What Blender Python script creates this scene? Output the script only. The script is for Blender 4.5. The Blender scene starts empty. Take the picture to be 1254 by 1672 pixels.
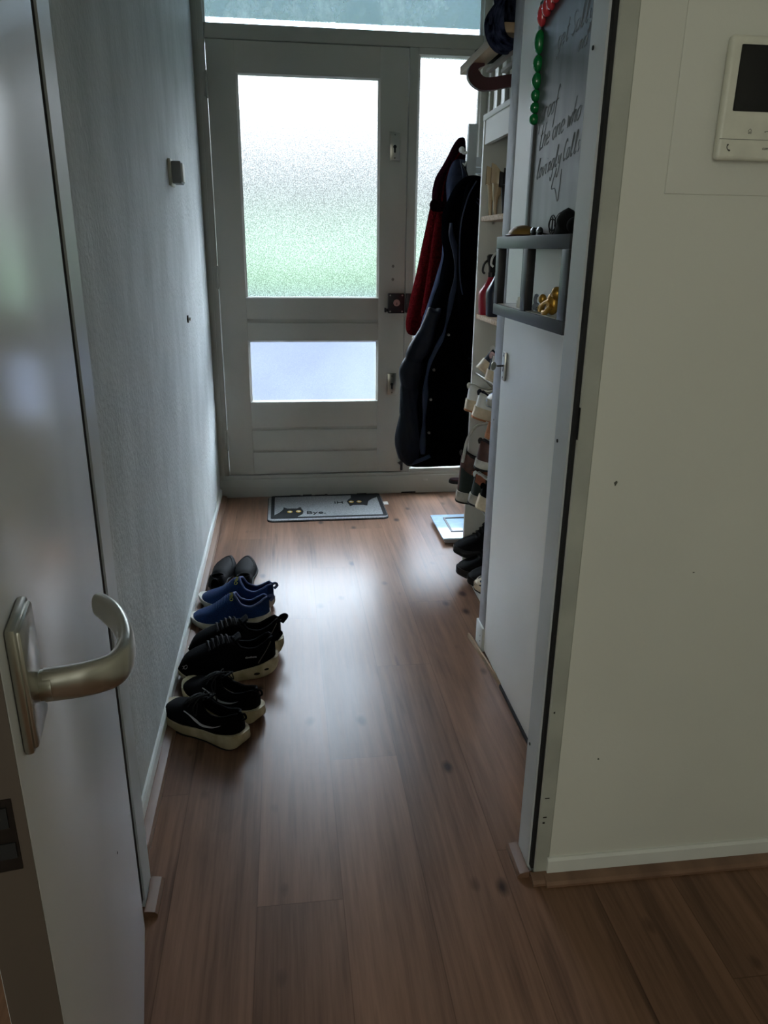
import bpy, bmesh, math, random
import numpy as np
from mathutils import Vector, Matrix

random.seed(7)
C = bpy.context.scene.collection
PI = math.pi
W = {}                     # world matrix of each parent empty / thing

# ------------------------------------------------------------------ materials
def lin(h):
    if isinstance(h, str):
        h = h.lstrip('#'); v = [int(h[i:i+2], 16)/255 for i in (0, 2, 4)]
    else:
        return tuple(h)
    return tuple((c/12.92 if c <= .04045 else ((c+.055)/1.055)**2.4) for c in v)

M = {}
def mat(name, col, rough=.5, metal=0.0, noise=None, bump=None, spec=.5, sheen=0.0, coat=0.0, col2=None, stretch=(1, 1, 1)):
    m = bpy.data.materials.new(name); m.use_nodes = True
    nt = m.node_tree; b = nt.nodes['Principled BSDF']
    c = lin(col)
    b.inputs['Base Color'].default_value = (*c, 1)
    b.inputs['Roughness'].default_value = rough
    b.inputs['Metallic'].default_value = metal
    b.inputs['Specular IOR Level'].default_value = spec
    if sheen:
        b.inputs['Sheen Weight'].default_value = sheen
        b.inputs['Sheen Roughness'].default_value = .22
    if coat:
        b.inputs['Coat Weight'].default_value = coat
        b.inputs['Coat Roughness'].default_value = .1
    tc = nt.nodes.new('ShaderNodeTexCoord')
    mp = nt.nodes.new('ShaderNodeMapping'); mp.inputs['Scale'].default_value = stretch
    nt.links.new(tc.outputs['Object'], mp.inputs['Vector'])
    if noise or True:
        sc, amt = noise if noise else (30, .06)
        n = nt.nodes.new('ShaderNodeTexNoise'); n.inputs['Scale'].default_value = sc; n.inputs['Detail'].default_value = 4
        nt.links.new(mp.outputs['Vector'], n.inputs['Vector'])
        r = nt.nodes.new('ShaderNodeValToRGB')
        c2 = lin(col2) if col2 else tuple(x*(1-amt) for x in c)
        c1 = c if col2 else tuple(min(1, x*(1+amt)) for x in c)
        r.color_ramp.elements[0].position = .35; r.color_ramp.elements[1].position = .65
        r.color_ramp.elements[0].color = (*c2, 1); r.color_ramp.elements[1].color = (*c1, 1)
        nt.links.new(n.outputs['Fac'], r.inputs['Fac']); nt.links.new(r.outputs['Color'], b.inputs['Base Color'])
    if bump:
        n2 = nt.nodes.new('ShaderNodeTexNoise'); n2.inputs['Scale'].default_value = bump[0]; n2.inputs['Detail'].default_value = 3
        nt.links.new(mp.outputs['Vector'], n2.inputs['Vector'])
        bp = nt.nodes.new('ShaderNodeBump'); bp.inputs['Strength'].default_value = bump[1]
        bp.inputs['Distance'].default_value = bump[2] if len(bump) > 2 else .002
        nt.links.new(n2.outputs['Fac'], bp.inputs['Height']); nt.links.new(bp.outputs['Normal'], b.inputs['Normal'])
    M[name] = m
    return m

def nodes_of(m):
    return m.node_tree.nodes, m.node_tree.links, m.node_tree.nodes['Principled BSDF']

# paint and plaster
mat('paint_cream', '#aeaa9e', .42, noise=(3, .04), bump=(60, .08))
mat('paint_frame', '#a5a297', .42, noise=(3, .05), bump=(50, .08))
mat('paint_near_wall', '#d3d3ca', .75, noise=(2, .03), bump=(120, .15))
mat('paint_ceiling', '#e0e0dc', .85, bump=(120, .15))
mat('paint_skirting', '#dcded9', .35, noise=(8, .04))
mat('steel_paint', '#c3c8c9', .38, noise=(6, .06), bump=(40, .05))
mat('steel_paint_worn', '#a9aba2', .45, noise=(10, .1), bump=(40, .1))
mat('door_laminate', '#dadce0', .24, noise=(1.5, .03), bump=(8, .03, .004), spec=.7)
mat('door_edge_brown', '#453b33', .6, noise=(6, .2), stretch=(1, 1, .1))  # dark brown tone for the free edge, darker than the door face
mat('closet_paint', '#f0f0ea', .4, noise=(3, .03))
mat('closet_post', '#a6a9af', .5, noise=(25, .1), bump=(80, .15))
mat('gap_black', '#0a0a0c', .8)
mat('rubber_black', '#0c0c0e', .7)
mat('white_melamine', '#d7d7cf', .4, noise=(4, .03))
mat('chipboard', '#cbb091', .75, noise=(160, .25), bump=(200, .3), col2='#9a7d60')
mat('wood_light', '#b99f80', .5, noise=(12, .2), col2='#8d7558', stretch=(1, .1, 1))
mat('wood_quarter', '#8a6b56', .45, noise=(10, .2), col2='#6b5040', stretch=(1, .08, 1))
mat('wood_bracket', '#4a2a2c', .4, noise=(12, .2), stretch=(.2, 1, 1))
mat('slat_wood', '#8f8177', .5, noise=(12, .2), stretch=(1, .1, 1))
mat('black_wood', '#1b1b1e', .42, noise=(40, .25), bump=(60, .12), stretch=(1, .15, 1))
mat('metal_satin', '#b9b7ae', .28, metal=1, noise=(20, .05))
mat('metal_dark', '#3b3836', .4, metal=1)
mat('metal_chrome', '#d0d0d0', .12, metal=1)
mat('metal_brass', '#b99a52', .3, metal=1)
mat('lock_black', '#140f12', .4)
mat('screw_metal', '#77736c', .35, metal=1)
mat('plastic_white', '#dcdcd4', .38)
mat('plastic_ivory', '#d8d7c9', .4)
mat('plastic_grey', '#8d8f8f', .5)
mat('screen_black', '#05060a', .15)
mat('ink_grey', '#55564f', .6)
mat('ink_dark', '#2c2c28', .6)
mat('magnet_green', '#0c7a3a', .18, coat=.6)
mat('magnet_red', '#cf3d45', .18, coat=.6)
mat('gold', '#b98d3c', .35, metal=.7, noise=(60, .2))
mat('gold_brown', '#8a6a35', .4, metal=.3)
mat('glass_black', '#0a0a0d', .15)
mat('figurine_grey', '#6c727c', .45)
mat('scale_glass', '#a9c4d8', .14, spec=.6)
mat('tag_white', '#d8d6cc', .7)
# floor shoes
mat('mesh_black', '#08080b', .85, bump=(500, .5), noise=(300, .3), spec=.1)
mat('knit_black', '#07080a', .9, bump=(350, .5), noise=(200, .3), spec=.1)
mat('leather_black', '#050405', .7, bump=(150, .15), spec=.1)
mat('suede_black', '#060607', .85, bump=(200, .3), spec=.2)
mat('knit_blue', '#0a2c58', .8, noise=(260, .25), bump=(400, .5), spec=.25)
mat('lining_navy', '#0a1230', .9)
mat('rim_blue', '#5a6796', .7)
mat('foam_cream', '#cfc4a3', .6, noise=(25, .12), bump=(90, .15), col2='#ad9f7c')
mat('foam_white', '#bdb9ac', .6, noise=(25, .1), bump=(90, .15), col2='#979285')
mat('outsole_black', '#0f0f10', .7)
mat('hole_brown', '#2b2218', .9)
mat('reflective_white', '#c9c9cc', .4)
mat('reflective_grey', '#55534d', .4)
mat('letters_yellow', '#b8b23a', .6)
mat('lace_black', '#111114', .9)
# rack shoes
mat('leather_white', '#d9d7d0', .5, noise=(10, .05), bump=(150, .15))
mat('foam_tan', '#c9b79b', .65, noise=(30, .12))
mat('gum', '#a9805a', .6)
mat('leather_brown', '#4d2a1f', .55, noise=(30, .25), bump=(120, .2))
mat('leather_dark', '#1d1614', .6, noise=(30, .2), bump=(120, .2))
mat('leather_orange', '#8d5238', .6, noise=(30, .2))
mat('fabric_green', '#26302c', .85, bump=(300, .4))
mat('patent_beige', '#c2ab89', .22, coat=.4)
mat('pump_lining', '#6b4a33', .6)
mat('canvas_navy', '#101326', .85, bump=(300, .4))
mat('suede_tan', '#a76d45', .8, bump=(200, .3))
mat('pink_fabric', '#d3b2b0', .8)
mat('burgundy', '#3d1621', .6)
mat('denim_blue', '#7d9cc4', .8)
# clothes
mat('coat_black', '#040507', .75, bump=(40, .25, .004), noise=(30, .2), spec=0)
mat('coat_navy_shell', '#0a0e1a', .5, bump=(30, .4, .006), noise=(20, .2), spec=.2)
mat('coat_lining', '#2a3142', .5, bump=(40, .3, .004), spec=.1)
mat('fleece_red', '#400b0d', .95, bump=(220, 1.0, .006), noise=(90, .35), spec=0)
mat('fleece_maroon', '#1e0910', .95, bump=(200, 1.0, .006), noise=(90, .35), spec=0)
mat('jacket_grey', '#353a4a', .75, bump=(60, .3), noise=(30, .15), spec=0)
mat('scarf_navy', '#3a3f52', .9, noise=(34, .3), col2='#080b1a', bump=(120, .5), spec=0)
mat('cloth_black', '#07070b', .9, bump=(100, .4))
mat('bag_red', '#a5122a', .35)
mat('bottle_dark', '#12162a', .3)
# door mat
mat('mat_grey', '#8b8b8b', .95, noise=(140, .25), bump=(400, .9, .003))
mat('mat_black', '#0b0a0d', .95, bump=(400, .9, .003))
mat('mat_yellow', '#c59a2c', .9)
mat('mat_eye_white', '#d9d3bd', .9)
# outside
mat('paving', '#8a8c90', .9, noise=(3, .15))
mat('parapet', '#6d7180', .85, noise=(3, .06))
mat('foliage', '#3c4a34', .8, noise=(3, .4), bump=(10, .8, .1))
mat('render_soffit', '#7c858e', .9)

# left hall wall: rough plaster with scuffs
def plaster_left():
    m = mat('plaster_left', '#c3c7c5', .78, bump=(70, .6, .005))
    N, L, b = nodes_of(m)
    tc = N.new('ShaderNodeTexCoord')
    mp = N.new('ShaderNodeMapping'); mp.inputs['Scale'].default_value = (1, 3.0, 1.3)
    L.new(tc.outputs['Object'], mp.inputs['Vector'])
    n = N.new('ShaderNodeTexNoise'); n.inputs['Scale'].default_value = 2.2; n.inputs['Detail'].default_value = 8; n.inputs['Roughness'].default_value = .68
    L.new(mp.outputs['Vector'], n.inputs['Vector'])
    r = N.new('ShaderNodeValToRGB'); e = r.color_ramp.elements
    e[0].position = .3; e[0].color = (*lin('#a9aeab'), 1)
    e[1].position = .72; e[1].color = (*lin('#c9ccca'), 1)
    x = e.new(.8); x.color = (*lin('#e0e0dc'), 1)
    L.new(n.outputs['Fac'], r.inputs['Fac'])
    # fine scratches
    mp2 = N.new('ShaderNodeMapping'); mp2.inputs['Scale'].default_value = (1, 14, 5); mp2.inputs['Rotation'].default_value = (.35, 0, 0)
    L.new(tc.outputs['Object'], mp2.inputs['Vector'])
    n2 = N.new('ShaderNodeTexNoise'); n2.inputs['Scale'].default_value = 1.6; n2.inputs['Detail'].default_value = 6
    L.new(mp2.outputs['Vector'], n2.inputs['Vector'])
    r2 = N.new('ShaderNodeValToRGB'); r2.color_ramp.elements[0].position = .7; r2.color_ramp.elements[1].position = .78
    r2.color_ramp.elements[1].color = (.5, .5, .5, 1)
    L.new(n2.outputs['Fac'], r2.inputs['Fac'])
    mx = N.new('ShaderNodeMixRGB'); mx.inputs['Color2'].default_value = (*lin('#ecece8'), 1)
    L.new(r2.outputs['Color'], mx.inputs['Fac']); L.new(r.outputs['Color'], mx.inputs['Color1'])
    L.new(mx.outputs['Color'], b.inputs['Base Color'])
plaster_left()

# laminate floor, planks along y
def laminate():
    m = mat('laminate', '#7a5a46', .35)
    N, L, b = nodes_of(m)
    tc = N.new('ShaderNodeTexCoord')
    sp = N.new('ShaderNodeSeparateXYZ'); L.new(tc.outputs['Object'], sp.inputs[0])
    def math_(op, a, bb=None, c=None):
        q = N.new('ShaderNodeMath'); q.operation = op
        for i, v in enumerate((a, bb, c)):
            if v is None: continue
            if isinstance(v, (int, float)): q.inputs[i].default_value = v
            else: L.new(v, q.inputs[i])
        return q.outputs[0]
    u = math_('SUBTRACT', sp.outputs['X'], .085)
    row = math_('FLOOR', math_('DIVIDE', u, .18))
    # per-row shift of the butt joints
    wn = N.new('ShaderNodeTexWhiteNoise'); wn.noise_dimensions = '1D'; L.new(row, wn.inputs['W'])
    v = math_('ADD', math_('SUBTRACT', sp.outputs['Y'], .40), math_('MULTIPLY', row, -.46))
    brk = math_('FLOOR', math_('DIVIDE', v, 1.285))
    fx = math_('FRACT', math_('DIVIDE', u, .18)); fy = math_('FRACT', math_('DIVIDE', v, 1.285))
    ex = math_('MINIMUM', fx, math_('SUBTRACT', 1, fx)); ey = math_('MINIMUM', fy, math_('SUBTRACT', 1, fy))
    sx = math_('LESS_THAN', ex, .006); sy = math_('LESS_THAN', ey, .0009)
    seam = math_('MAXIMUM', sx, sy)
    cb = N.new('ShaderNodeCombineXYZ'); L.new(row, cb.inputs[0]); L.new(brk, cb.inputs[1])
    wn2 = N.new('ShaderNodeTexWhiteNoise'); wn2.noise_dimensions = '3D'; L.new(cb.outputs[0], wn2.inputs['Vector'])
    off = N.new('ShaderNodeVectorMath'); off.operation = 'SCALE'; off.inputs['Scale'].default_value = 9.0
    L.new(wn2.outputs['Color'], off.inputs[0])
    pos = N.new('ShaderNodeVectorMath'); pos.operation = 'ADD'; L.new(tc.outputs['Object'], pos.inputs[0]); L.new(off.outputs[0], pos.inputs[1])
    def noise(scale, sc, det=5, rough=.6, dist=0):
        mp = N.new('ShaderNodeMapping'); mp.inputs['Scale'].default_value = sc
        L.new(pos.outputs[0], mp.inputs['Vector'])
        n = N.new('ShaderNodeTexNoise'); n.inputs['Scale'].default_value = scale; n.inputs['Detail'].default_value = det
        n.inputs['Roughness'].default_value = rough; n.inputs['Distortion'].default_value = dist
        L.new(mp.outputs['Vector'], n.inputs['Vector']); return n.outputs['Fac']
    g1 = noise(7, (1, .12, 1), 6, .6, .6)       # broad figure
    g2 = noise(60, (1, .035, 1), 4, .7)          # fine grain
    r = N.new('ShaderNodeValToRGB'); e = r.color_ramp.elements
    e[0].position = .36; e[0].color = (*lin('#5f4638'), 1)
    e[1].position = .64; e[1].color = (*lin('#8d6a55'), 1)
    x = e.new(.5); x.color = (*lin('#7b5c49'), 1)
    mixf = math_('ADD', math_('MULTIPLY', g1, .55), math_('MULTIPLY', g2, .45))
    L.new(mixf, r.inputs['Fac'])
    # knots and dark streaks
    mpv = N.new('ShaderNodeMapping'); mpv.inputs['Scale'].default_value = (9, 5, 1); L.new(pos.outputs[0], mpv.inputs['Vector'])
    vo = N.new('ShaderNodeTexVoronoi'); vo.inputs['Scale'].default_value = 1.0; L.new(mpv.outputs['Vector'], vo.inputs['Vector'])
    kd = math_('ADD', vo.outputs['Distance'], math_('MULTIPLY', math_('SUBTRACT', noise(24, (1, .4, 1), 4), .5), .14))
    kr = N.new('ShaderNodeValToRGB'); kr.color_ramp.elements[0].position = .05; kr.color_ramp.elements[1].position = .16
    kr.color_ramp.elements[0].color = (.18, .16, .18, 1); kr.color_ramp.elements[1].color = (1, 1, 1, 1)
    L.new(kd, kr.inputs['Fac'])
    sk = noise(13, (1.6, .11, 1), 3, .5)
    sr = N.new('ShaderNodeValToRGB'); sr.color_ramp.elements[0].position = .64; sr.color_ramp.elements[1].position = .76
    sr.color_ramp.elements[0].color = (1, 1, 1, 1); sr.color_ramp.elements[1].color = (.4, .38, .4, 1)
    L.new(sk, sr.inputs['Fac'])
    def mul(a, c, f=1.0):
        q = N.new('ShaderNodeMixRGB'); q.blend_type = 'MULTIPLY'; q.inputs['Fac'].default_value = f
        L.new(a, q.inputs['Color1']); L.new(c, q.inputs['Color2']); return q.outputs['Color']
    col = mul(mul(r.outputs['Color'], kr.outputs['Color']), sr.outputs['Color'])
    # per plank tone
    hs = N.new('ShaderNodeHueSaturation'); L.new(col, hs.inputs['Color'])
    L.new(math_('ADD', .88, math_('MULTIPLY', wn2.outputs['Value'], .24)), hs.inputs['Value'])
    sm = N.new('ShaderNodeMixRGB'); sm.blend_type = 'MULTIPLY'; sm.inputs['Color2'].default_value = (.68, .66, .64, 1)
    L.new(seam, sm.inputs['Fac']); L.new(hs.outputs['Color'], sm.inputs['Color1'])
    L.new(sm.outputs['Color'], b.inputs['Base Color'])
    L.new(math_('ADD', .25, math_('MULTIPLY', g2, .12)), b.inputs['Roughness'])
    b.inputs['Specular IOR Level'].default_value = .22
    bp = N.new('ShaderNodeBump'); bp.inputs['Strength'].default_value = .12; bp.inputs['Distance'].default_value = .001
    L.new(math_('SUBTRACT', g2, math_('MULTIPLY', seam, .8)), bp.inputs['Height']); L.new(bp.outputs['Normal'], b.inputs['Normal'])
laminate()

# frosted and dirty glass
def frosted(name, rough, strength, scale, dirt=0.0, tint=(.97, .98, 1), ior=1.3, grain=0.0):
    m = bpy.data.materials.new(name); m.use_nodes = True; nt = m.node_tree; N, L = nt.nodes, nt.links
    N.remove(N['Principled BSDF']); out = N['Material Output']
    tc = N.new('ShaderNodeTexCoord')
    n = N.new('ShaderNodeTexNoise'); n.inputs['Scale'].default_value = scale; n.inputs['Detail'].default_value = 2
    L.new(tc.outputs['Object'], n.inputs['Vector'])
    bp = N.new('ShaderNodeBump'); bp.inputs['Strength'].default_value = strength; bp.inputs['Distance'].default_value = .002
    L.new(n.outputs['Fac'], bp.inputs['Height'])
    rf = N.new('ShaderNodeBsdfRefraction'); rf.inputs['IOR'].default_value = ior; rf.inputs['Roughness'].default_value = rough
    gr = N.new('ShaderNodeValToRGB'); gr.color_ramp.elements[0].position = .40; gr.color_ramp.elements[1].position = .62
    gr.color_ramp.elements[0].color = (*[c_*(1-grain) for c_ in tint], 1); gr.color_ramp.elements[1].color = (*tint, 1)
    L.new(n.outputs['Fac'], gr.inputs['Fac']); L.new(gr.outputs['Color'], rf.inputs['Color']); L.new(bp.outputs['Normal'], rf.inputs['Normal'])
    gl = N.new('ShaderNodeBsdfGlossy'); gl.inputs['Roughness'].default_value = .15
    mx = N.new('ShaderNodeMixShader'); mx.inputs['Fac'].default_value = .04
    L.new(rf.outputs[0], mx.inputs[1]); L.new(gl.outputs[0], mx.inputs[2])
    last = mx
    if dirt:
        tr = N.new('ShaderNodeBsdfTranslucent'); tr.inputs['Color'].default_value = (.85, .9, 1, 1)
        mp = N.new('ShaderNodeMapping'); mp.inputs['Scale'].default_value = (2.2, 1, 1.6)
        L.new(tc.outputs['Object'], mp.inputs['Vector'])
        nn = N.new('ShaderNodeTexNoise'); nn.inputs['Scale'].default_value = 2.4; nn.inputs['Detail'].default_value = 9; nn.inputs['Roughness'].default_value = .72
        L.new(mp.outputs['Vector'], nn.inputs['Vector'])
        rr = N.new('ShaderNodeValToRGB'); rr.color_ramp.elements[0].position = .42; rr.color_ramp.elements[1].position = .72
        rr.color_ramp.elements[0].color = (.1, .1, .1, 1); rr.color_ramp.elements[1].color = (dirt, dirt, dirt, 1)
        L.new(nn.outputs['Fac'], rr.inputs['Fac'])
        m2 = N.new('ShaderNodeMixShader'); L.new(rr.outputs['Color'], m2.inputs['Fac'])
        L.new(mx.outputs[0], m2.inputs[1]); L.new(tr.outputs[0], m2.inputs[2]); last = m2
    L.new(last.outputs[0], out.inputs['Surface'])
    M[name] = m
frosted('glass_frosted', .40, .8, 260, grain=.55)
frosted('glass_frosted_low', .22, .25, 260, grain=.12)
frosted('glass_dirty', .12, .12, 60, dirt=.5, tint=(.75, .85, .95), ior=1.1)

# ------------------------------------------------------------------ mesh builder
class MB:
    def __init__(s): s.bm = bmesh.new()
    def _new(s, geom_fn):
        pass
    def box(s, x0, x1, y0, y1, z0, z1, bev=0, rot=None, seg=2):
        b = bmesh.new()
        x0, x1 = min(x0, x1), max(x0, x1); y0, y1 = min(y0, y1), max(y0, y1); z0, z1 = min(z0, z1), max(z0, z1)
        v = [b.verts.new((x, y, z)) for x in (x0, x1) for y in (y0, y1) for z in (z0, z1)]
        for f in ((0,1,3,2),(4,6,7,5),(0,4,5,1),(2,3,7,6),(0,2,6,4),(1,5,7,3)): b.faces.new([v[i] for i in f])
        bmesh.ops.recalc_face_normals(b, faces=b.faces)
        if bev:
            bmesh.ops.bevel(b, geom=list(b.edges), offset=bev, segments=seg, affect='EDGES', profile=.5)
        if rot is not None:
            b.transform(rot)
        s.add(b); return s
    def add(s, b, mtx=None):
        if mtx is not None: b.transform(mtx)
        me = bpy.data.meshes.new('t'); b.to_mesh(me); b.free()
        s.bm.from_mesh(me); bpy.data.meshes.remove(me)
    def loft(s, rings, closed=True, cap0=True, cap1=True, mtx=None):
        b = bmesh.new(); R = [[b.verts.new(p) for p in r] for r in rings]
        n = len(R[0])
        for i in range(len(R)-1):
            for k in range(n if closed else n-1):
                a, c, d, e = R[i][k], R[i][(k+1) % n], R[i+1][(k+1) % n], R[i+1][k]
                try: b.faces.new((a, c, d, e))
                except ValueError: pass
        if closed and cap0: b.faces.new(list(reversed(R[0])))
        if closed and cap1: b.faces.new(R[-1])
        bmesh.ops.remove_doubles(b, verts=b.verts, dist=1e-6)
        bmesh.ops.recalc_face_normals(b, faces=b.faces)
        s.add(b, mtx); return s
    def tube(s, pts, r, n=8, cap=True, flat=1.0):
        pts = [Vector(p) for p in pts]; rr = r if isinstance(r, (list, tuple)) else [r]*len(pts)
        rings = []; prev = None
        for i, p in enumerate(pts):
            t = (pts[min(i+1, len(pts)-1)]-pts[max(i-1, 0)])
            if t.length < 1e-9: t = Vector((0, 0, 1))
            t.normalize()
            if prev is None:
                a = Vector((0, 0, 1)) if abs(t.z) < .9 else Vector((1, 0, 0))
                u = t.cross(a).normalized()
            else:
                u = prev - t*prev.dot(t)
                u = u.normalized() if u.length > 1e-6 else t.orthogonal().normalized()
            prev = u; w = t.cross(u)
            rings.append([p+u*math.cos(2*PI*k/n)*rr[i]+w*math.sin(2*PI*k/n)*rr[i]*flat for k in range(n)])
        s.loft(rings, True, cap, cap); return s
    def cyl(s, p0, p1, r, n=20, r1=None):
        s.tube([p0, p1], [r, r if r1 is None else r1], n); return s
    def ell(s, c, rx, ry, rz, nu=20, nv=12, mtx=None):
        rings = []
        for i in range(nv+1):
            a = -PI/2+PI*i/nv; ca = max(math.cos(a), 1e-4)
            rings.append([(c[0]+rx*ca*math.cos(2*PI*k/nu), c[1]+ry*ca*math.sin(2*PI*k/nu), c[2]+rz*math.sin(a)) for k in range(nu)])
        s.loft(rings, mtx=mtx); return s
    def prism(s, pts2, z0, z1, f=None, bev=0):
        """polygon pts2 extruded z0..z1 along local z; f maps (u,v,w)->xyz"""
        f = f or (lambda u, v, w: (u, v, w))
        b = bmesh.new()
        A = [b.verts.new(f(u, v, z0)) for u, v in pts2]; B = [b.verts.new(f(u, v, z1)) for u, v in pts2]
        n = len(A)
        for k in range(n): b.faces.new((A[k], A[(k+1) % n], B[(k+1) % n], B[k]))
        b.faces.new(list(reversed(A))); b.faces.new(B)
        bmesh.ops.recalc_face_normals(b, faces=b.faces)
        if bev: bmesh.ops.bevel(b, geom=list(b.edges), offset=bev, segments=2, affect='EDGES')
        s.add(b); return s
    def text(s, txt, size, depth, mtx):
        cu = bpy.data.curves.new('t', 'FONT'); cu.body = txt; cu.size = size; cu.extrude = depth
        cu.align_x = 'CENTER'; cu.align_y = 'CENTER'
        ob = bpy.data.objects.new('t', cu); C.objects.link(ob)
        dg = bpy.context.evaluated_depsgraph_get(); dg.update()
        me = bpy.data.meshes.new_from_object(ob.evaluated_get(dg))
        me.transform(mtx); s.bm.from_mesh(me)
        bpy.data.objects.remove(ob); bpy.data.curves.remove(cu); bpy.data.meshes.remove(me); return s
    def build(s, name, m, parent=None, ang=35, world=True, smooth=True, subsurf=0, solid=0, label=None):
        me = bpy.data.meshes.new(name); s.bm.to_mesh(me); s.bm.free()
        if parent is not None and world and parent.name in W: me.transform(W[parent.name].inverted())
        me.materials.append(M[m] if isinstance(m, str) else m)
        if smooth:
            me.shade_smooth(); me.set_sharp_from_angle(angle=math.radians(ang))
        o = bpy.data.objects.new(name, me); C.objects.link(o)
        if parent is not None:
            o.parent = parent
            if parent.name in W: W[o.name] = W[parent.name]
        if solid:
            md = o.modifiers.new('thickness', 'SOLIDIFY'); md.thickness = solid; md.offset = -1
        if subsurf:
            md = o.modifiers.new('subsurf', 'SUBSURF'); md.levels = subsurf; md.render_levels = subsurf
        if label: o['label'] = label
        return o

def tag(o, label, cat, group=None, kind=None):
    o['label'] = label; o['category'] = cat
    if group: o['group'] = group
    if kind: o['kind'] = kind
    return o
def thing(name, label, cat, loc=(0, 0, 0), rotz=0, group=None, mtx=None):
    o = bpy.data.objects.new(name, None); C.objects.link(o); o.empty_display_size = .05
    m = mtx if mtx is not None else Matrix.Translation(loc) @ Matrix.Rotation(rotz, 4, 'Z')
    o.matrix_basis = m; W[o.name] = m.copy()
    tag(o, label, cat, group); return o
def struct(mb, name, m, label=None, **k):
    o = mb.build(name, m, **k); o['kind'] = 'structure'
    W[o.name] = Matrix.Identity(4)
    if label: o['label'] = label; 
    return o
def copy_tree(o, parent=None):
    c = o.copy(); C.objects.link(c)
    if parent is not None: c.parent = parent
    for ch in list(o.children): copy_tree(ch, c)
    return c
def smooth_path(pts, n=8):
    """Catmull-Rom through points"""
    P = [np.array(p, float) for p in pts]; P = [2*P[0]-P[1]]+P+[2*P[-1]-P[-2]]; out = []
    for i in range(1, len(P)-2):
        for k in range(n):
            t = k/n; a, b, c, d = P[i-1], P[i], P[i+1], P[i+2]
            out.append(.5*((2*b)+(-a+c)*t+(2*a-5*b+4*c-d)*t*t+(-a+3*b-3*c+d)*t**3))
    out.append(P[-2]); return [tuple(q) for q in out]
def interp(xs, ys):
    """monotone-ish cubic through a table"""
    xs = np.array(xs, float); ys = np.array(ys, float)
    dx = np.diff(xs); sl = np.diff(ys)/dx; m = np.zeros(len(xs)); m[0] = sl[0]; m[-1] = sl[-1]
    for i in range(1, len(xs)-1):
        m[i] = 0 if sl[i-1]*sl[i] <= 0 else 2*sl[i-1]*sl[i]/(sl[i-1]+sl[i])
    def f(x):
        x = min(max(x, xs[0]), xs[-1]); i = min(int(np.searchsorted(xs, x, 'right'))-1, len(xs)-2)
        t = (x-xs[i])/dx[i]
        return float((2*t**3-3*t*t+1)*ys[i]+(t**3-2*t*t+t)*dx[i]*m[i]+(-2*t**3+3*t*t)*ys[i+1]+(t**3-t*t)*dx[i]*m[i+1])
    return f
SKY, ROOM, EXPO = 21, 11, 1.1
# ================================================================== SETTING
D = 3.98
struct(MB().box(-1.7, 1.2, -2.7, 4.1, -.1, 0), 'floor', 'laminate', 'brown wood-look laminate floor with dark knots')
struct(MB().box(-1.7, 1.2, -2.7, 4.1, 2.62, 2.72), 'ceiling', 'paint_ceiling')
struct(MB().box(-.476, -.376, 1.30, 4.1, 0, 2.62), 'wall_left', 'plaster_left', 'scuffed grey-white plaster wall along the left of the hall')
struct(MB().box(1.02, 1.12, 1.33, 4.1, 0, 2.62), 'wall_right', 'paint_cream')
struct(MB().box(.53, 1.2, 1.237, 1.33, 0, 2.62), 'wall_near', 'paint_near_wall', 'cream wall with the intercom, right of the door frame')
struct(MB().box(-1.7, -.385, 1.237, 1.33, 0, 2.62), 'wall_near_left', 'paint_near_wall')
struct(MB().box(-1.7, 1.2, -2.7, -2.6, 0, 2.62), 'wall_back', 'paint_near_wall')
struct(MB().box(-1.7, -1.6, -2.6, 1.237, 0, 2.62), 'wall_far_left', 'paint_near_wall')
struct(MB().box(1.064, 1.12, -2.6, 1.237, 0, 2.62), 'wall_far_right', 'paint_near_wall')
struct(MB().box(-.40, .545, 1.237, 1.33, 2.10, 2.62), 'wall_over_door', 'paint_near_wall')

# skirtings
def moulding(pts_prof, path_a, path_b):
    """profile (d,z) swept from a to b; d measured along horizontal normal (left of travel)"""
    a = Vector(path_a); b = Vector(path_b); t = (b-a).normalized(); n = Vector((-t.y, t.x, 0))
    mb = MB(); mb.loft([[a+n*d+Vector((0, 0, z)) for d, z in pts_prof], [b+n*d+Vector((0, 0, z)) for d, z in pts_prof]]); return mb
SK = [(0, 0), (.009, 0), (.009, .046), (.005, .052), (0, .052)]
QR = [(0, 0), (.026, 0), (.026, .006), (.021, .012), (.006, .015), (0, .015)]
def sweep(name, m, prof, a, b, label=None):
    return struct(moulding(prof, a, b), name, m, label, ang=20)
sweep('baseboard_left', 'paint_skirting', SK, (-.376, 3.975, 0), (-.376, 1.312, 0))
sweep('trim_left_quarter_round', 'wood_quarter', QR, (-.367, 3.975, 0), (-.367, 1.33, 0))
sweep('baseboard_near', 'paint_skirting', SK, (1.064, 1.237, 0), (.531, 1.237, 0))
sweep('trim_near_quarter_round', 'wood_quarter', QR, (1.062, 1.228, 0), (.523, 1.228, 0))
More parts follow.
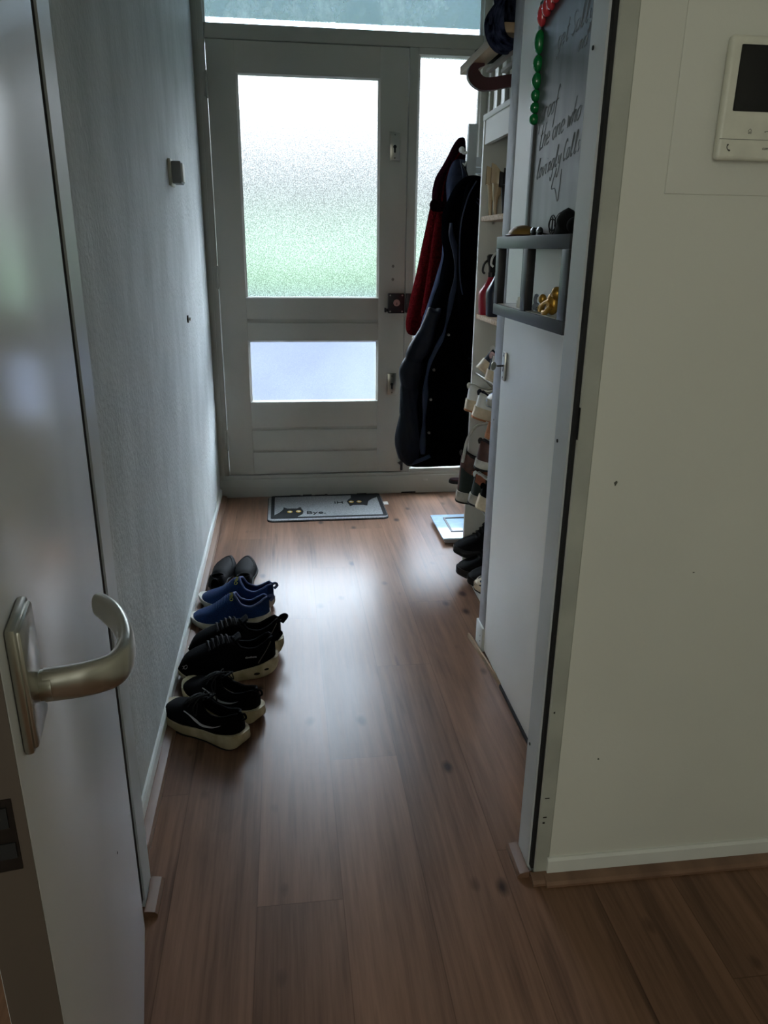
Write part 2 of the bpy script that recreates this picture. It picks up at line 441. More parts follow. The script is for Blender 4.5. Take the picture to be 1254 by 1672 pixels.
# small mitred wood strips around the feet of the steel jambs
def stub(name, pts):
    mb = MB()
    for (a, b) in zip(pts[:-1], pts[1:]):
        mb2 = moulding(QR, a, b); me = bpy.data.meshes.new('t'); mb2.bm.to_mesh(me); mb2.bm.free(); mb.bm.from_mesh(me); bpy.data.meshes.remove(me)
    return struct(mb, name, 'wood_quarter', ang=20)
stub('trim_left_jamb_foot', [(-.376, 1.313, 0), (-.322, 1.313, 0)][::-1] and [(-.322, 1.318, 0), (-.322, 1.225, 0)])
sweep('trim_left_jamb_foot_back', 'wood_quarter', QR, (-.322, 1.313, 0), (-.376, 1.313, 0))
stub('trim_right_jamb_foot', [(.494, 1.236, 0), (.494, 1.326, 0)])
sweep('trim_right_jamb_foot_back', 'wood_quarter', QR, (.545, 1.324, 0), (.49, 1.324, 0))
sweep('trim_right_jamb_foot_front', 'wood_quarter', QR, (.532, 1.235, 0), (.495, 1.235, 0))

# ---- steel door frame between hall and room: two jambs and a head
def jamb(sx, x):
    """sx=+1: right jamb, face towards -x at |x|"""
    f = lambda u, v, w: (sx*u, v, w)
    prof = [(x, 1.253), (x, 1.318), (x+.004, 1.322), (x+.03, 1.322), (x+.048, 1.3), (x+.048, 1.26), (x+.013, 1.253)]
    b = MB()
    b.loft([[(sx*u, v, 0.0) for u, v in prof], [(sx*u, v, 2.10) for u, v in prof]])
    prof2 = [(x+.012, 1.253), (x+.010, 1.238), (x+.013, 1.235), (x+.040, 1.235), (x+.046, 1.24), (x+.046, 1.253)]
    c = MB(); c.loft([[(sx*u, v, 0.0) for u, v in prof2], [(sx*u, v, 2.10) for u, v in prof2]])
    return b, c
b, c = jamb(1, .494)
rj = struct(b, 'trim_right_jamb', 'steel_paint', 'grey steel door jamb on the right of the opening', ang=30)
c.build('jamb_face', 'steel_paint_worn', rj, ang=30)
MB().box(.498, .508, 1.2405, 1.2535, .02, 2.1).build('rubber_seal', 'rubber_black', rj)
MB().box(.5035, .5045, 1.2335, 1.24, .985, 1.042).build('strike_slot', 'gap_black', rj)
mb = MB()
for z in (.967, .30, 1.6): mb.cyl((.4938, 1.302, z), (.4925, 1.302, z), .0035, 12)
mb.build('screw', 'rubber_black', rj)
mb = MB()   # chips in the paint near the foot
for y, z, w, h in ((1.2345, .16, .008, .003), (1.2345, .145, .005, .004), (1.2345, .21, .010, .002), (1.2345, .42, .003, .004)):
    mb.box(.512, .512+w, y, y+.001, z, z+h)
mb.build('paint_chip', 'metal_dark', rj)
b, c = jamb(-1, .324)
lj = struct(b, 'trim_left_jamb', 'steel_paint', 'grey steel door jamb behind the open white door', ang=30)
c.build('jamb_face', 'steel_paint_worn', lj, ang=30)
MB().box(-.338, -.328, 1.2405, 1.2535, .02, 2.1).build('rubber_seal', 'rubber_black', lj)
mb = MB().box(-.338, .508, 1.253, 1.322, 2.05, 2.1)
struct(mb, 'trim_frame_head', 'steel_paint')

# ---- front door frame
FR = MB()
FR.box(-.376, -.3235, D, D+.09, 0, 2.62, .004)
FR.box(.6195, .664, D, D+.09, .12, 2.186, .004)
FR.box(.969, 1.02, D, D+.09, 0, 2.62, .004)
FR.box(-.3235, .969, D, D+.09, 2.186, 2.248, .004)
FR.box(.664, .969, D, D+.09, 2.158, 2.186)
FR.box(-.3235, .969, D, D+.09, 2.56, 2.62)
FR.box(-.362, -.350, D-.004, D, .0, 2.6)
FR.box(-.3235, .6195, D+.045, D+.09, .122, .14)
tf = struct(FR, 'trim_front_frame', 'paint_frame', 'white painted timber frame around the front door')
SI = MB().box(-.376, 1.02, D-.012, D+.09, 0, .104, .004).box(-.376, 1.02, D-.004, D+.09, .100, .122, .006)
SI.box(.664, .969, D, D+.09, .115, .140)
struct(SI, 'trim_threshold', 'paint_frame', 'raised white threshold under the front door')
mb = MB()
rnd = random.Random(3)
for i in range(9):
    x = -.05+rnd.random()*.8; mb.box(x, x+.01+rnd.random()*.06, D-.0128, D-.0115, .001, .003+rnd.random()*.006)
mb.box(.62, .70, D-.0128, D-.0115, .001, .010)
mb.build('worn_patch', 'metal_dark', bpy.data.objects['trim_threshold'])
MB().box(.735, .768, D-.0132, D-.0115, .070, .081, .001).build('vent_plate', 'metal_satin', bpy.data.objects['trim_threshold'])

def glazed(root, x0, x1, z0, z1, y, glass, bead=.016, depth=.022):
    """pane set back with a sloped bead on four sides"""
    mb = MB()
    # bead: bevelled strips from frame face to glass
    o = [(x0, z0), (x1, z0), (x1, z1), (x0, z1)]; i = [(x0+bead, z0+bead*.5), (x1-bead, z0+bead*.5), (x1-bead, z1-bead*.6), (x0+bead, z1-bead*.6)]
    r0 = [(u, y, v) for u, v in o]; r1 = [(u, y+depth*.35, v) for u, v in i]; r2 = [(u, y+depth, v) for u, v in i]
    mb.loft([r0, r1, r2], True, False, False)
    mb.build('glazing_bead', 'paint_cream', root, smooth=False)
    g = MB().box(x0+.002, x1-.002, y+depth+.001, y+depth+.001+.003, z0+.002, z1-.002)
    b2 = bmesh.new(); vs = [b2.verts.new(p) for p in ((x0+.002, y+depth+.002, z0+.002), (x1-.002, y+depth+.002, z0+.002), (x1-.002, y+depth+.002, z1-.002), (x0+.002, y+depth+.002, z1-.002))]
    b2.faces.new(vs); g.bm.free(); g = MB(); g.add(b2)
    return g.build('glass_pane', glass, root, smooth=False)

# ---- front door leaf (door_1)
DL = MB()
X0, X1 = -.3200, .6165
DL.box(X0, -.190, D, D+.042, .127, 2.182, .002)
DL.box(.482, X1, D, D+.042, .127, 2.182, .002)
ry = D+.0015
DL.box(-.190, .482, ry, D+.042, 2.052, 2.182)
for z0, z1 in ((.950, 1.054), (.840, .930), (.386, .522), (.262, .371), (.127, .249)):
    DL.box(-.190, .482, ry, D+.042, z0, z1, .0015)
for z0, z1 in ((.929, .951), (.370, .387), (.248, .263)):   # grooves
    DL.box(-.190, .482, D+.011, D+.042, z0, z1)
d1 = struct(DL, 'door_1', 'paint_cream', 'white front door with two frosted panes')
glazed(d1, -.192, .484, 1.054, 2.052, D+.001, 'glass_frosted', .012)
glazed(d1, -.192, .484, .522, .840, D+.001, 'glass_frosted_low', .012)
for zc in (2.0, 1.152, .32):      # hinges
    h = MB().cyl((-.3225, D-.004, zc-.048), (-.3225, D-.004, zc+.048), .0065, 14)
    h.ell((-.3225, D-.004, zc+.052), .0055, .0055, .006, 12, 6).ell((-.3225, D-.004, zc-.052), .0055, .0055, .006, 12, 6)
    h.box(-.337, -.318, D-.002, D+.001, zc-.05, zc+.05, .0008)
    h.build('hinge', 'paint_frame', d1)
def key_plate(xc, z0, z1, root):
    p = MB().box(xc-.025, xc+.025, D-.005, D, z0, z1, .002).build('lock_plate', 'metal_satin', root)
    zc = z0+(z1-z0)*.42
    MB().cyl((xc, D-.0055, zc+.008), (xc, D-.0045, zc+.008), .0085, 18).box(xc-.0045, xc+.0045, D-.0055, D-.0045, zc-.018, zc+.004).build('keyhole', 'gap_black', p)
    for zz in (z0+.012, z1-.014):
        MB().cyl((xc, D-.0062, zz), (xc, D-.0045, zz), .0042, 12).build('screw', 'screw_metal', p)
key_plate(.555, 1.700, 1.828, d1)
key_plate(.558, .556, .670, d1)
for z in (1.212, 1.148):
    MB().cyl((.555, D-.003, z), (.555, D+.001, z), .007, 14).box(.5505, .5595, D-.0034, D-.0028, z-.001, z+.001).build('screw', 'screw_metal', d1)
# black rim lock
lk = MB().box(.530, .614, D-.028, D, .982, 1.080, .003).build('rim_lock', 'lock_black', d1)
MB().box(.512, .536, D-.022, D, .989, 1.004, .003).box(.512, .52, D-.026, D-.004, .986, 1.008, .002).build('lock_latch', 'lock_black', lk)
MB().cyl((.573, D-.034, 1.034), (.573, D-.026, 1.034), .0165, 28, .0175).build('lock_cylinder', 'metal_satin', lk)
MB().box(.5715, .5745, D-.0345, D-.0335, 1.024, 1.036).build('keyhole', 'gap_black', lk)
for x in (.540, .602):
    for z in (.991, 1.071): MB().cyl((x, D-.0295, z), (x, D-.027, z), .0042, 12).build('screw', 'metal_satin', lk)
kp = MB().box(.6215, .664, D-.026, D, .984, 1.080, .003).build('lock_keep', 'lock_black', tf)
MB().cyl((.652, D-.0275, 1.072), (.652, D-.025, 1.072), .0042, 12).build('screw', 'metal_satin', kp)
MB().cyl((.618, D-.008, .135), (.618, D-.008, .225), .007, 12).box(.604, .616, D-.016, D-.004, .168, .184, .002).cyl((.604, D-.01, .176), (.596, D-.01, .178), .003).build('floor_bolt', 'lock_black', d1)
hk = MB(); hk.tube(smooth_path([(.612, D-.004, .40), (.600, D-.012, .405), (.594, D-.013, .39), (.594, D-.013, .37), (.602, D-.012, .355), (.612, D-.004, .358)]), .004)
hk.build('door_hook', 'plastic_white', d1)
# windows of the frame
wr = struct(MB().box(-.3235, -.316, D+.03, D+.06, 2.248, 2.56).box(.961, .969, D+.03, D+.06, 2.248, 2.56), 'window_1', 'paint_frame', 'transom window over the front door, streaked dirty glass')
glazed(wr, -.3235, .969, 2.248, 2.56, D+.02, 'glass_dirty', .008)
wr = struct(MB().box(.664, .670, D+.03, D+.06, .14, 2.158).box(.963, .969, D+.03, D+.06, .14, 2.158), 'window_2', 'paint_frame', 'tall frosted sidelight right of the front door')
glazed(wr, .664, .969, .140, 2.158, D+.006, 'glass_frosted', .010)

# vertical battens on the right wall beside the sidelight
for i, (y, w) in enumerate(((3.955, .02), (3.83, .03), (3.70, .03))):
    struct(MB().box(1.002, 1.02, y-w, y+w, .0, 2.6, .003), 'trim_batten', 'paint_frame')

# ---- hall door (door_2), open into the room
A = math.radians(9)
ex = Vector((math.sin(A), -math.cos(A), 0)); nx = Vector((math.cos(A), math.sin(A), 0))
MD = Matrix(((ex.x, nx.x, 0, -.322), (ex.y, nx.y, 0, 1.24), (ex.z, nx.z, 1, 0), (0, 0, 0, 1)))
def dbuild(mb, name, m, parent=None, **k):
    mb.bm.transform(MD); return mb.build(name, m, parent, world=False, **k)
o = dbuild(MB().box(.058, .766, -.040, 0, .018, 2.04, .0015), 'door_2', 'door_laminate', None)
o['kind'] = 'structure'; o['label'] = 'white flush interior door standing open on the left'; d2 = o
dbuild(MB().box(.7655, .7668, -.039, -.001, .018, 2.04), 'door_edge', 'door_edge_brown', d2)
dbuild(MB().box(.7664, .7675, -.031, -.009, .85, .915), 'lock_faceplate', 'metal_dark', d2)
dbuild(MB().box(.7669, .7685, -.027, -.011, .862, .876).box(.7669, .7685, -.027, -.013, .89, .908), 'latch_bolt', 'gap_black', d2)
dbuild(MB().cyl((.31, -.0005, .44), (.31, .0006, .44), .002, 10), 'nail_hole', 'gap_black', d2)
hp = dbuild(MB().box(.684, .746, .0, .008, .934, 1.040, .003).box(.687, .743, .006, .011, .937, 1.037, .003), 'handle_plate', 'metal_satin', d2)
mb = MB().cyl((.704, .010, .969), (.704, .020, .969), .0125, 24)
dbuild(mb, 'handle_collar', 'metal_satin', hp)
# lever: oval section swept along a hooked path
path = smooth_path([(.704, .014, .969), (.704, .034, .969), (.703, .052, .970), (.696, .067, .971), (.676, .0745, .973), (.649, .0735, .975), (.619, .066, .977), (.594, .054, .978), (.582, .047, .978)], 6)
rings = []; pv = [Vector(p) for p in path]
for i, p in enumerate(pv):
    t = (pv[min(i+1, len(pv)-1)]-pv[max(0, i-1)]).normalized(); up = Vector((0, 0, 1)); w = t.cross(up).normalized()
    f = i/(len(pv)-1); hv = .0138+.0012*math.sin(f*PI)-.002*max(0, f-.8)*5; hw = .0105-.0035*min(1, f*1.6)
    if i == len(pv)-1: hv *= .8; hw *= .8
    rings.append([p+w*(hw*math.copysign(abs(math.cos(a))**.8, math.cos(a)))+up*(hv*math.copysign(abs(math.sin(a))**.8, math.sin(a))) for a in [2*PI*k/20 for k in range(20)]])
mb = MB(); mb.loft(rings); dbuild(mb, 'handle_lever', 'metal_satin', hp, ang=50)
# matching handle on the hidden side keeps the door honest
dbuild(MB().box(.678, .724, -.050, -.040, .936, 1.040, .003), 'handle_plate', 'metal_satin', d2)
# ================================================================== CLOSET FRONT (structure), BOARD, CUBBY
CX = .637
cl = struct(MB().box(CX, CX+.018, 1.33, 2.193, .012, 2.1, .0015), 'door_3', 'closet_paint', 'white closet door carrying the chalkboard and the black cubby shelf')
struct(MB().box(CX, CX+.03, 1.33, 2.275, 2.1, 2.62), 'trim_closet_head', 'closet_paint')
struct(MB().box(CX-.001, CX+.028, 2.197, 2.272, .088, 2.1, .002), 'trim_closet_post', 'closet_post', 'grey painted closet post between the closet door and the shoe cabinet')
pb = struct(MB().box(CX-.006, CX+.03, 2.2, 2.285, 0, .088, .003), 'trim_closet_plinth', 'paint_skirting')
MB().cyl((CX-.0065, 2.225, .05), (CX-.0055, 2.225, .05), .003, 10).cyl((CX-.0065, 2.225, .03), (CX-.0055, 2.225, .03), .003, 10).build('screw', 'metal_dark', pb)
struct(MB().box(CX+.04, 1.02, 1.33, 1.35, 0, 2.62).box(CX+.002, 1.02, 2.25, 2.268, 0, 2.62), 'wall_closet_side', 'closet_paint')
mb = MB()
for z in (1.16, .80): mb.cyl((CX-.0025, 2.235, z), (CX, 2.235, z), .003, 10)
mb.build('screw', 'metal_chrome', bpy.data.objects['trim_closet_post'])
# escutcheon on the closet door
es = MB().box(CX-.007, CX, 2.138, 2.166, .935, 1.018, .003).build('lock_plate', 'metal_satin', cl)
MB().cyl((CX-.0078, 2.152, .978), (CX-.0065, 2.152, .978), .004, 12).box(CX-.0078, CX-.0065, 2.150, 2.154, .962, .978).build('keyhole', 'gap_black', es)
for z in (.945, 1.008): MB().cyl((CX-.008, 2.152, z), (CX-.0065, 2.152, z), .003, 10).build('screw', 'screw_metal', es)
kt = thing('key', 'small key left in the lock of the white closet door', 'key', (CX-.03, 2.152, .978))
MB().cyl((CX-.007, 2.152, .978), (CX-.026, 2.152, .978), .0022, 10).build('key_shank', 'metal_dark', kt)
pts = [(2.152+.0125*math.cos(a), .978+.0125*math.sin(a)) for a in [2*PI*k/24 for k in range(24)]]
kb = MB(); kb.prism(pts, -.0012, .0012, lambda u, v, w: (CX-.036+(u-2.152)*.8, 2.152+(u-2.152)*.6+w, v)); kb.build('key_bow', 'metal_satin', kt)

# loose strip of skirting leaning along the closet foot
mb = MB(); a, b = Vector((.610, 2.31, 0)), Vector((.637, 1.975, 0)); t = (b-a).normalized(); n = Vector((-t.y, t.x, 0))*1
mb.loft([[p+n*d+Vector((0, 0, z)) for d, z in ((0, 0), (.014, 0), (.014, .004), (.005, .016), (0, .016))] for p in (a, b)])
tag(mb.build('skirting_strip', 'wood_light'), 'loose thin wooden strip lying along the foot of the closet door', 'wood strip')
mb = MB().box(CX-.004, CX+.01, 1.335, 1.98, 0, .011); struct(mb, 'trim_closet_gap', 'gap_black')

# ---- chalkboard
cb = thing('chalkboard', 'tall chalkboard with faded handwriting and red and green ovals on its edge', 'chalkboard', (CX-.01, 1.70, 1.15))
BX = .622
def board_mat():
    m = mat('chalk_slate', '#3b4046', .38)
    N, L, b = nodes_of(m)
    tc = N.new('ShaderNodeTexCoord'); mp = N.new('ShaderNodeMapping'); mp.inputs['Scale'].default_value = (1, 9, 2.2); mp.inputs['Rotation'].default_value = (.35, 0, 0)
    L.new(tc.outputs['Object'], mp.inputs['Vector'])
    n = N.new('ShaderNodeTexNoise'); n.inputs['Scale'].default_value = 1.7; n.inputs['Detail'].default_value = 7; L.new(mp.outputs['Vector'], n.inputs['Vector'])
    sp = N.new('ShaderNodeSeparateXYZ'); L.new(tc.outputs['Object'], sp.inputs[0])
    # paler lower half: chalk dust plus a painted-in reflection of the opposite wall
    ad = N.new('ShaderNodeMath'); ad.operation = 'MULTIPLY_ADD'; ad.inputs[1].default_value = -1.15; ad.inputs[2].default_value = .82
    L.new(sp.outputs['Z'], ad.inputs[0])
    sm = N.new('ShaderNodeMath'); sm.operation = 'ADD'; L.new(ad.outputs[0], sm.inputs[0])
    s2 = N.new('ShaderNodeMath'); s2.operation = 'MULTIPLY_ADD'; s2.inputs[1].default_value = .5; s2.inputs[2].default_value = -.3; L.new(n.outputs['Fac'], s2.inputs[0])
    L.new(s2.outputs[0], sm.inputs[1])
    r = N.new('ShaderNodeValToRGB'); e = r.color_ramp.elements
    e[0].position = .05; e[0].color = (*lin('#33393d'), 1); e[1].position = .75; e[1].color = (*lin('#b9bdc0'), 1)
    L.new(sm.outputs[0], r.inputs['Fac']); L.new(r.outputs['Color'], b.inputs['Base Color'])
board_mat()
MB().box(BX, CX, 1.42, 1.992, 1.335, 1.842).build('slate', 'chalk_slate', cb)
MB().box(BX, CX, 1.42, 1.992, 1.155, 1.333).build('white_panel', 'closet_paint', cb)
mb = MB().box(BX-.005, CX, 1.972, 1.996, 1.15, 1.848, .002).box(BX-.005, CX, 1.40, 1.996, 1.836, 1.848, .002)
mb.build('board_frame', 'black_wood', cb)
# handwriting: single-stroke letters
G = {
 'g': [[(.75,.5),(.35,.52),(.1,.25),(.3,.0),(.65,.12),(.78,.5),(.62,-.4),(.3,-.5),(.1,-.32)]],
 'e': [[(.12,.25),(.7,.3),(.6,.5),(.3,.5),(.1,.22),(.35,0),(.75,.1)]],
 't': [[(.5,1.0),(.35,.1),(.55,0),(.75,.1)],[(.15,.62),(.8,.66)]],
 'S': [[(.8,.9),(.5,1.02),(.2,.8),(.45,.5),(.7,.25),(.4,0),(.05,.12)]],
 'a': [[(.75,.5),(.3,.5),(.1,.2),(.3,0),(.65,.2),(.75,.5),(.7,.1),(.9,.02)]],
 'l': [[(.2,.1),(.6,.8),(.5,1.05),(.3,.8),(.3,.15),(.5,0),(.75,.12)]],
 'y': [[(.15,.5),(.25,.12),(.6,.15),(.8,.5),(.65,-.4),(.35,-.55),(.15,-.35)]],
 'n': [[(.12,.5),(.1,0),(.2,.35),(.55,.5),(.65,.3),(.65,.05),(.85,.05)]],
 'd': [[(.7,.45),(.35,.5),(.1,.2),(.35,0),(.65,.2),(.85,1.0),(.75,.1),(.95,.05)]],
 'p': [[(.2,.5),(.05,-.5),(.2,.3),(.55,.5),(.75,.25),(.5,0),(.2,.1)]],
 'r': [[(.15,.5),(.12,0),(.2,.35),(.45,.5),(.7,.42)]],
 'o': [[(.5,.5),(.2,.42),(.1,.15),(.4,0),(.7,.2),(.6,.48),(.5,.5),(.9,.42)]],
 'f': [[(.85,.9),(.6,1.05),(.42,.8),(.25,-.45),(.1,-.55)],[(.1,.45),(.75,.5)]],
 'h': [[(.35,1.0),(.1,0),(.25,.35),(.6,.5),(.68,.3),(.65,.05),(.85,.05)]],
 'w': [[(.05,.5),(.15,.03),(.42,.4),(.5,.03),(.85,.5)]],
 'v': [[(.1,.5),(.35,0),(.75,.5),(.9,.45)]],
 'i': [[(.3,.5),(.25,.05),(.5,.05)],[(.38,.72),(.42,.74)]],
 'c': [[(.75,.42),(.5,.52),(.15,.3),(.25,.02),(.75,.1)]],
 'C': [[(.8,.85),(.5,1.0),(.12,.55),(.3,.05),(.8,.12)]],
 's': [[(.6,.45),(.35,.52),(.2,.38),(.5,.2),(.45,.02),(.1,.05)]],
 '?': [[(.15,.8),(.45,1.0),(.7,.75),(.4,.45),(.4,.25)],[(.38,.05),(.42,.03)]],
}
mat('chalk_dark', '#7c8186', .95); mat('chalk_light', '#98a0a6', .95)
def write(txt, y0, z0, size, adv, slope, m, slant=.25):
    mb = MB(); y = y0
    for ch in txt:
        if ch != ' ':
            for st in G[ch]:
                q = smooth_path(st, 4) if len(st) > 2 else st
                mb.tube([(BX-.0004, y-(u*adv*1.05+v*size*slant), z0+v*size+(y0-y+u*adv)*slope) for u, v in q], .00055, 5)
        y -= adv*(.92 if ch != ' ' else .55)
    return mb.build('chalk_writing', m, cb)
write('get Sally', 1.862, 1.722, .042, .026, .06, 'chalk_light')
write('nd', 1.725, 1.688, .038, .026, .06, 'chalk_light')
write('proof', 1.945, 1.588, .050, .026, .06, 'chalk_dark')
write('the one who', 1.945, 1.524, .052, .0285, .13, 'chalk_dark')
write('lovingly Calls', 1.945, 1.460, .044, .0225, .13, 'chalk_dark')
mb = MB(); mb.tube(smooth_path([(BX-.0004, 1.80, 1.475), (BX-.0004, 1.825, 1.435), (BX-.0004, 1.80, 1.432), (BX-.0004, 1.775, 1.405), (BX-.0004, 1.765, 1.47)], 6), .00075, 5); mb.build('chalk_writing', 'chalk_dark', cb)

# ovals along the board's edge
def oval(label, colour, y, z, ry, rz, grp):
    mb = MB(); mb.ell((BX-.006, y, z), .0125, ry, rz, 22, 14)
    o = mb.build('oval_magnet', 'magnet_'+colour, None, ang=80); tag(o, label, 'magnet', grp); return o
gz = 1.787
names = ['longest green oval, touching the lowest red oval on the chalkboard edge', 'second green oval below the red ones on the chalkboard edge', 'third green oval down the chalkboard edge',
         'fourth green oval down the chalkboard edge, smaller than those above', 'small round green oval, last but one down the chalkboard edge', 'lowest and roundest green oval on the chalkboard edge']
for nm, hz in zip(names, (.0255, .0185, .0180, .0135, .0125, .0125)):
    gz -= hz; oval(nm, 'green', 1.974, gz, .0125 if hz > .015 else .0115, hz*1.02, 'green ovals down the chalkboard edge'); gz -= hz
ry_ = 1.966; rz_ = 1.812
for nm, dy, hz in (('lowest red oval, at the top left corner of the chalkboard', 0, .0235), ('second red oval from the top left corner of the chalkboard', .032, .019), ('third red oval from the top left corner of the chalkboard', .060, .019), ('fourth red oval from the top left corner of the chalkboard', .090, .019)):
    oval(nm, 'red', ry_-dy, rz_+dy*.22+.002, .0125, hz, 'red ovals along the top of the chalkboard')

# ---- black open cubby shelf on the closet door
FX0, FX1 = .550, BX-.002
cu = thing('wall_cubby', 'black open-fronted wooden cubby shelf hung on the closet door under the chalkboard', 'shelf', (CX, 1.74, 1.14))
y0, y1, z0, z1 = 1.482, 2.010, 1.138, 1.330
MB().box(FX0, FX1, y0, y1, z1-.028, z1, .0015).build('top_board', 'black_wood', cu)
MB().box(FX0, FX1, y0, y1, z0, z0+.027, .0015).build('bottom_board', 'black_wood', cu)
for yy, tw in ((y1-.030, .030), (1.742, .034), (y0, .040)):
    MB().box(FX0+.0005, FX0+.020, yy, yy+tw, z0+.027, z1-.028, .0015).build('upright', 'black_wood', cu)
# a white liner lies on the bottom board
MB().box(FX0+.004, FX1-.004, y0+.042, 1.740, z0+.0272, z0+.0285).box(FX0+.004, FX1-.004, 1.778, y1-.032, z0+.0272, z0+.0285).build('shelf_liner', 'plastic_white', cu)
ZT = z1+.0003; ZB = z0+.0288
# on top of it
t = thing('trinket_dish', 'round brown and gold dome-shaped trinket on top of the black cubby, far left', 'trinket', (.585, 1.90, ZT))
mb = MB(); rings = []
for i in range(9):
    a = i/8*PI/2; r = .048*math.cos(a)+1e-4; rings.append([(.585+r*.7*math.cos(2*PI*k/24), 1.905+r*math.sin(2*PI*k/24), ZT+.004+.022*math.sin(a)) for k in range(24)])
mb.loft(rings); mb.build('dome', 'gold_brown', t)
MB().loft([[(.585+rr*.7*math.cos(2*PI*k/24), 1.915+rr*math.sin(2*PI*k/24), zz) for k in range(24)] for rr, zz in ((.05, ZT), (.056, ZT+.003), (.05, ZT+.0055))]).build('rim', 'wood_bracket', t)
t = thing('sunglasses', 'dark sunglasses folded on top of the black cubby beside the coil', 'sunglasses', (.585, 1.79, ZT))
for dy in (0, .045):
    mb = MB(); mb.ell((.580, 1.805-dy, ZT+.009), .006, .021, .010, 18, 8); mb.build('lens', 'glass_black', t)
mb = MB(); mb.tube(smooth_path([(.58, 1.825, ZT+.012), (.60, 1.823, ZT+.008), (.612, 1.79, ZT+.003), (.614, 1.75, ZT+.003)]), .0018); mb.tube([(.58, 1.789, ZT+.014), (.578, 1.782, ZT+.016), (.58, 1.775, ZT+.014)], .0018); mb.build('temple', 'rubber_black', t)
mb = MB()
for k, rr in enumerate((.020, .0165, .012)):
    mb.tube([(.588+.006*k*math.cos(a), 1.70+rr*math.cos(a), ZT+.0215+rr*math.sin(a)*.98) for a in [2*PI*q/28 for q in range(29)]], .0014, 6)
tag(mb.build('cable_coil', 'rubber_black'), 'thin black cable coiled in loops on top of the black cubby', 'cable')
t = thing('black_pouch', 'crumpled black pouch on the near end of the black cubby top', 'pouch', (.585, 1.59, ZT))
mb = MB(); rings = []
rnd = random.Random(2)
for i in range(10):
    f_ = i/9; hz = .052*f_; r = .036*math.sqrt(max(0, 1-f_**2.2))+.001
    rings.append([(.585+r*.6*math.cos(a)*(1+.12*math.sin(3*a+i)), 1.60+r*math.sin(a)*(1+.15*math.sin(2*a+i*.7)), ZT+hz) for a in [2*PI*k/20 for k in range(20)]])
mb.loft(rings); mb.ell((.585, 1.55, ZT+.017), .018, .020, .017, 14, 8); mb.build('pouch_body', 'suede_black', t)
mb = MB(); mb.tube(smooth_path([(.58, 1.64, ZT+.002), (.58, 1.665, ZT+.022), (.58, 1.645, ZT+.04), (.58, 1.615, ZT+.046)]), .0009, 6); mb.build('cord', 'rubber_black', t)
# inside it
tag(MB().cyl((.57, 1.845, ZB), (.57, 1.845, ZB+.016), .0065, 16).cyl((.57, 1.845, ZB+.016), (.57, 1.845, ZB+.024), .0045, 12).build('small_bottle', 'plastic_white'), 'tiny white bottle standing inside the black cubby, left compartment', 'bottle')
t = thing('figurine', 'small grey bird-like figurine standing inside the black cubby', 'figurine', (.575, 1.745, ZB))
mb = MB(); mb.ell((.575, 1.728, ZB+.0095), .009, .014, .0095, 16, 8); mb.build('body', 'figurine_grey', t)
mb = MB(); mb.tube(smooth_path([(.575, 1.732, ZB+.014), (.575, 1.738, ZB+.024), (.575, 1.734, ZB+.033), (.575, 1.728, ZB+.034)]), [.0042]*24+[.003]); mb.ell((.575, 1.727, ZB+.034), .0035, .006, .0035, 10, 6); mb.build('neck', 'figurine_grey', t)
mb = MB(); mb.ell((.575, 1.703, ZB+.0065), .008, .013, .0065, 14, 8)
tag(mb.build('pebble', 'glass_black'), 'dark pebble lying between the grey and the gold figurine in the cubby', 'pebble')
t = thing('figurine', 'crouching gold figurine inside the black cubby, near the right upright', 'figurine', (.58, 1.64, ZB))
mb = MB(); mb.ell((.575, 1.618, ZB+.024), .014, .020, .024, 18, 10); mb.ell((.575, 1.600, ZB+.046), .011, .015, .014, 16, 8); mb.build('body', 'gold', t, ang=80)
mb = MB(); mb.ell((.568, 1.667, ZB+.030), .009, .010, .011, 14, 8); mb.build('head', 'gold', t, ang=80)
for pth in ([(.566, 1.610, ZB+.030), (.562, 1.640, ZB+.020), (.562, 1.655, ZB+.006)], [(.566, 1.600, ZB+.020), (.560, 1.618, ZB+.005), (.560, 1.632, ZB+.004)], [(.572, 1.66, ZB+.022), (.566, 1.672, ZB+.012), (.566, 1.67, ZB+.004)]):
    mb = MB(); mb.tube(smooth_path(pth, 5), .0058, 10); mb.build('limb', 'gold', t, ang=80)

# ================================================================== WALL FITTINGS
t = thing('light_switch', 'square white switch box on the left plaster wall', 'switch', (-.376, 2.87, 1.534))
MB().box(-.376, -.366, 2.850, 2.945, 1.492, 1.577, .003).build('back_plate', 'plastic_ivory', t)
MB().box(-.366, -.334, 2.858, 2.936, 1.499, 1.570, .004).build('switch_box', 'plastic_grey', t)
MB().box(-.335, -.329, 2.868, 2.926, 1.505, 1.564, .002).build('rocker', 'plastic_ivory', t)
t = thing('wall_stud', 'tiny white and dark wall knob on the left plaster wall below the switch', 'knob', (-.376, 3.08, 1.03))
MB().cyl((-.3762, 3.08, 1.029), (-.371, 3.08, 1.029), .014, 18).build('rosette', 'metal_dark', t)
MB().cyl((-.371, 3.08, 1.029), (-.362, 3.08, 1.029), .006, 14).build('pin', 'plastic_white', t)

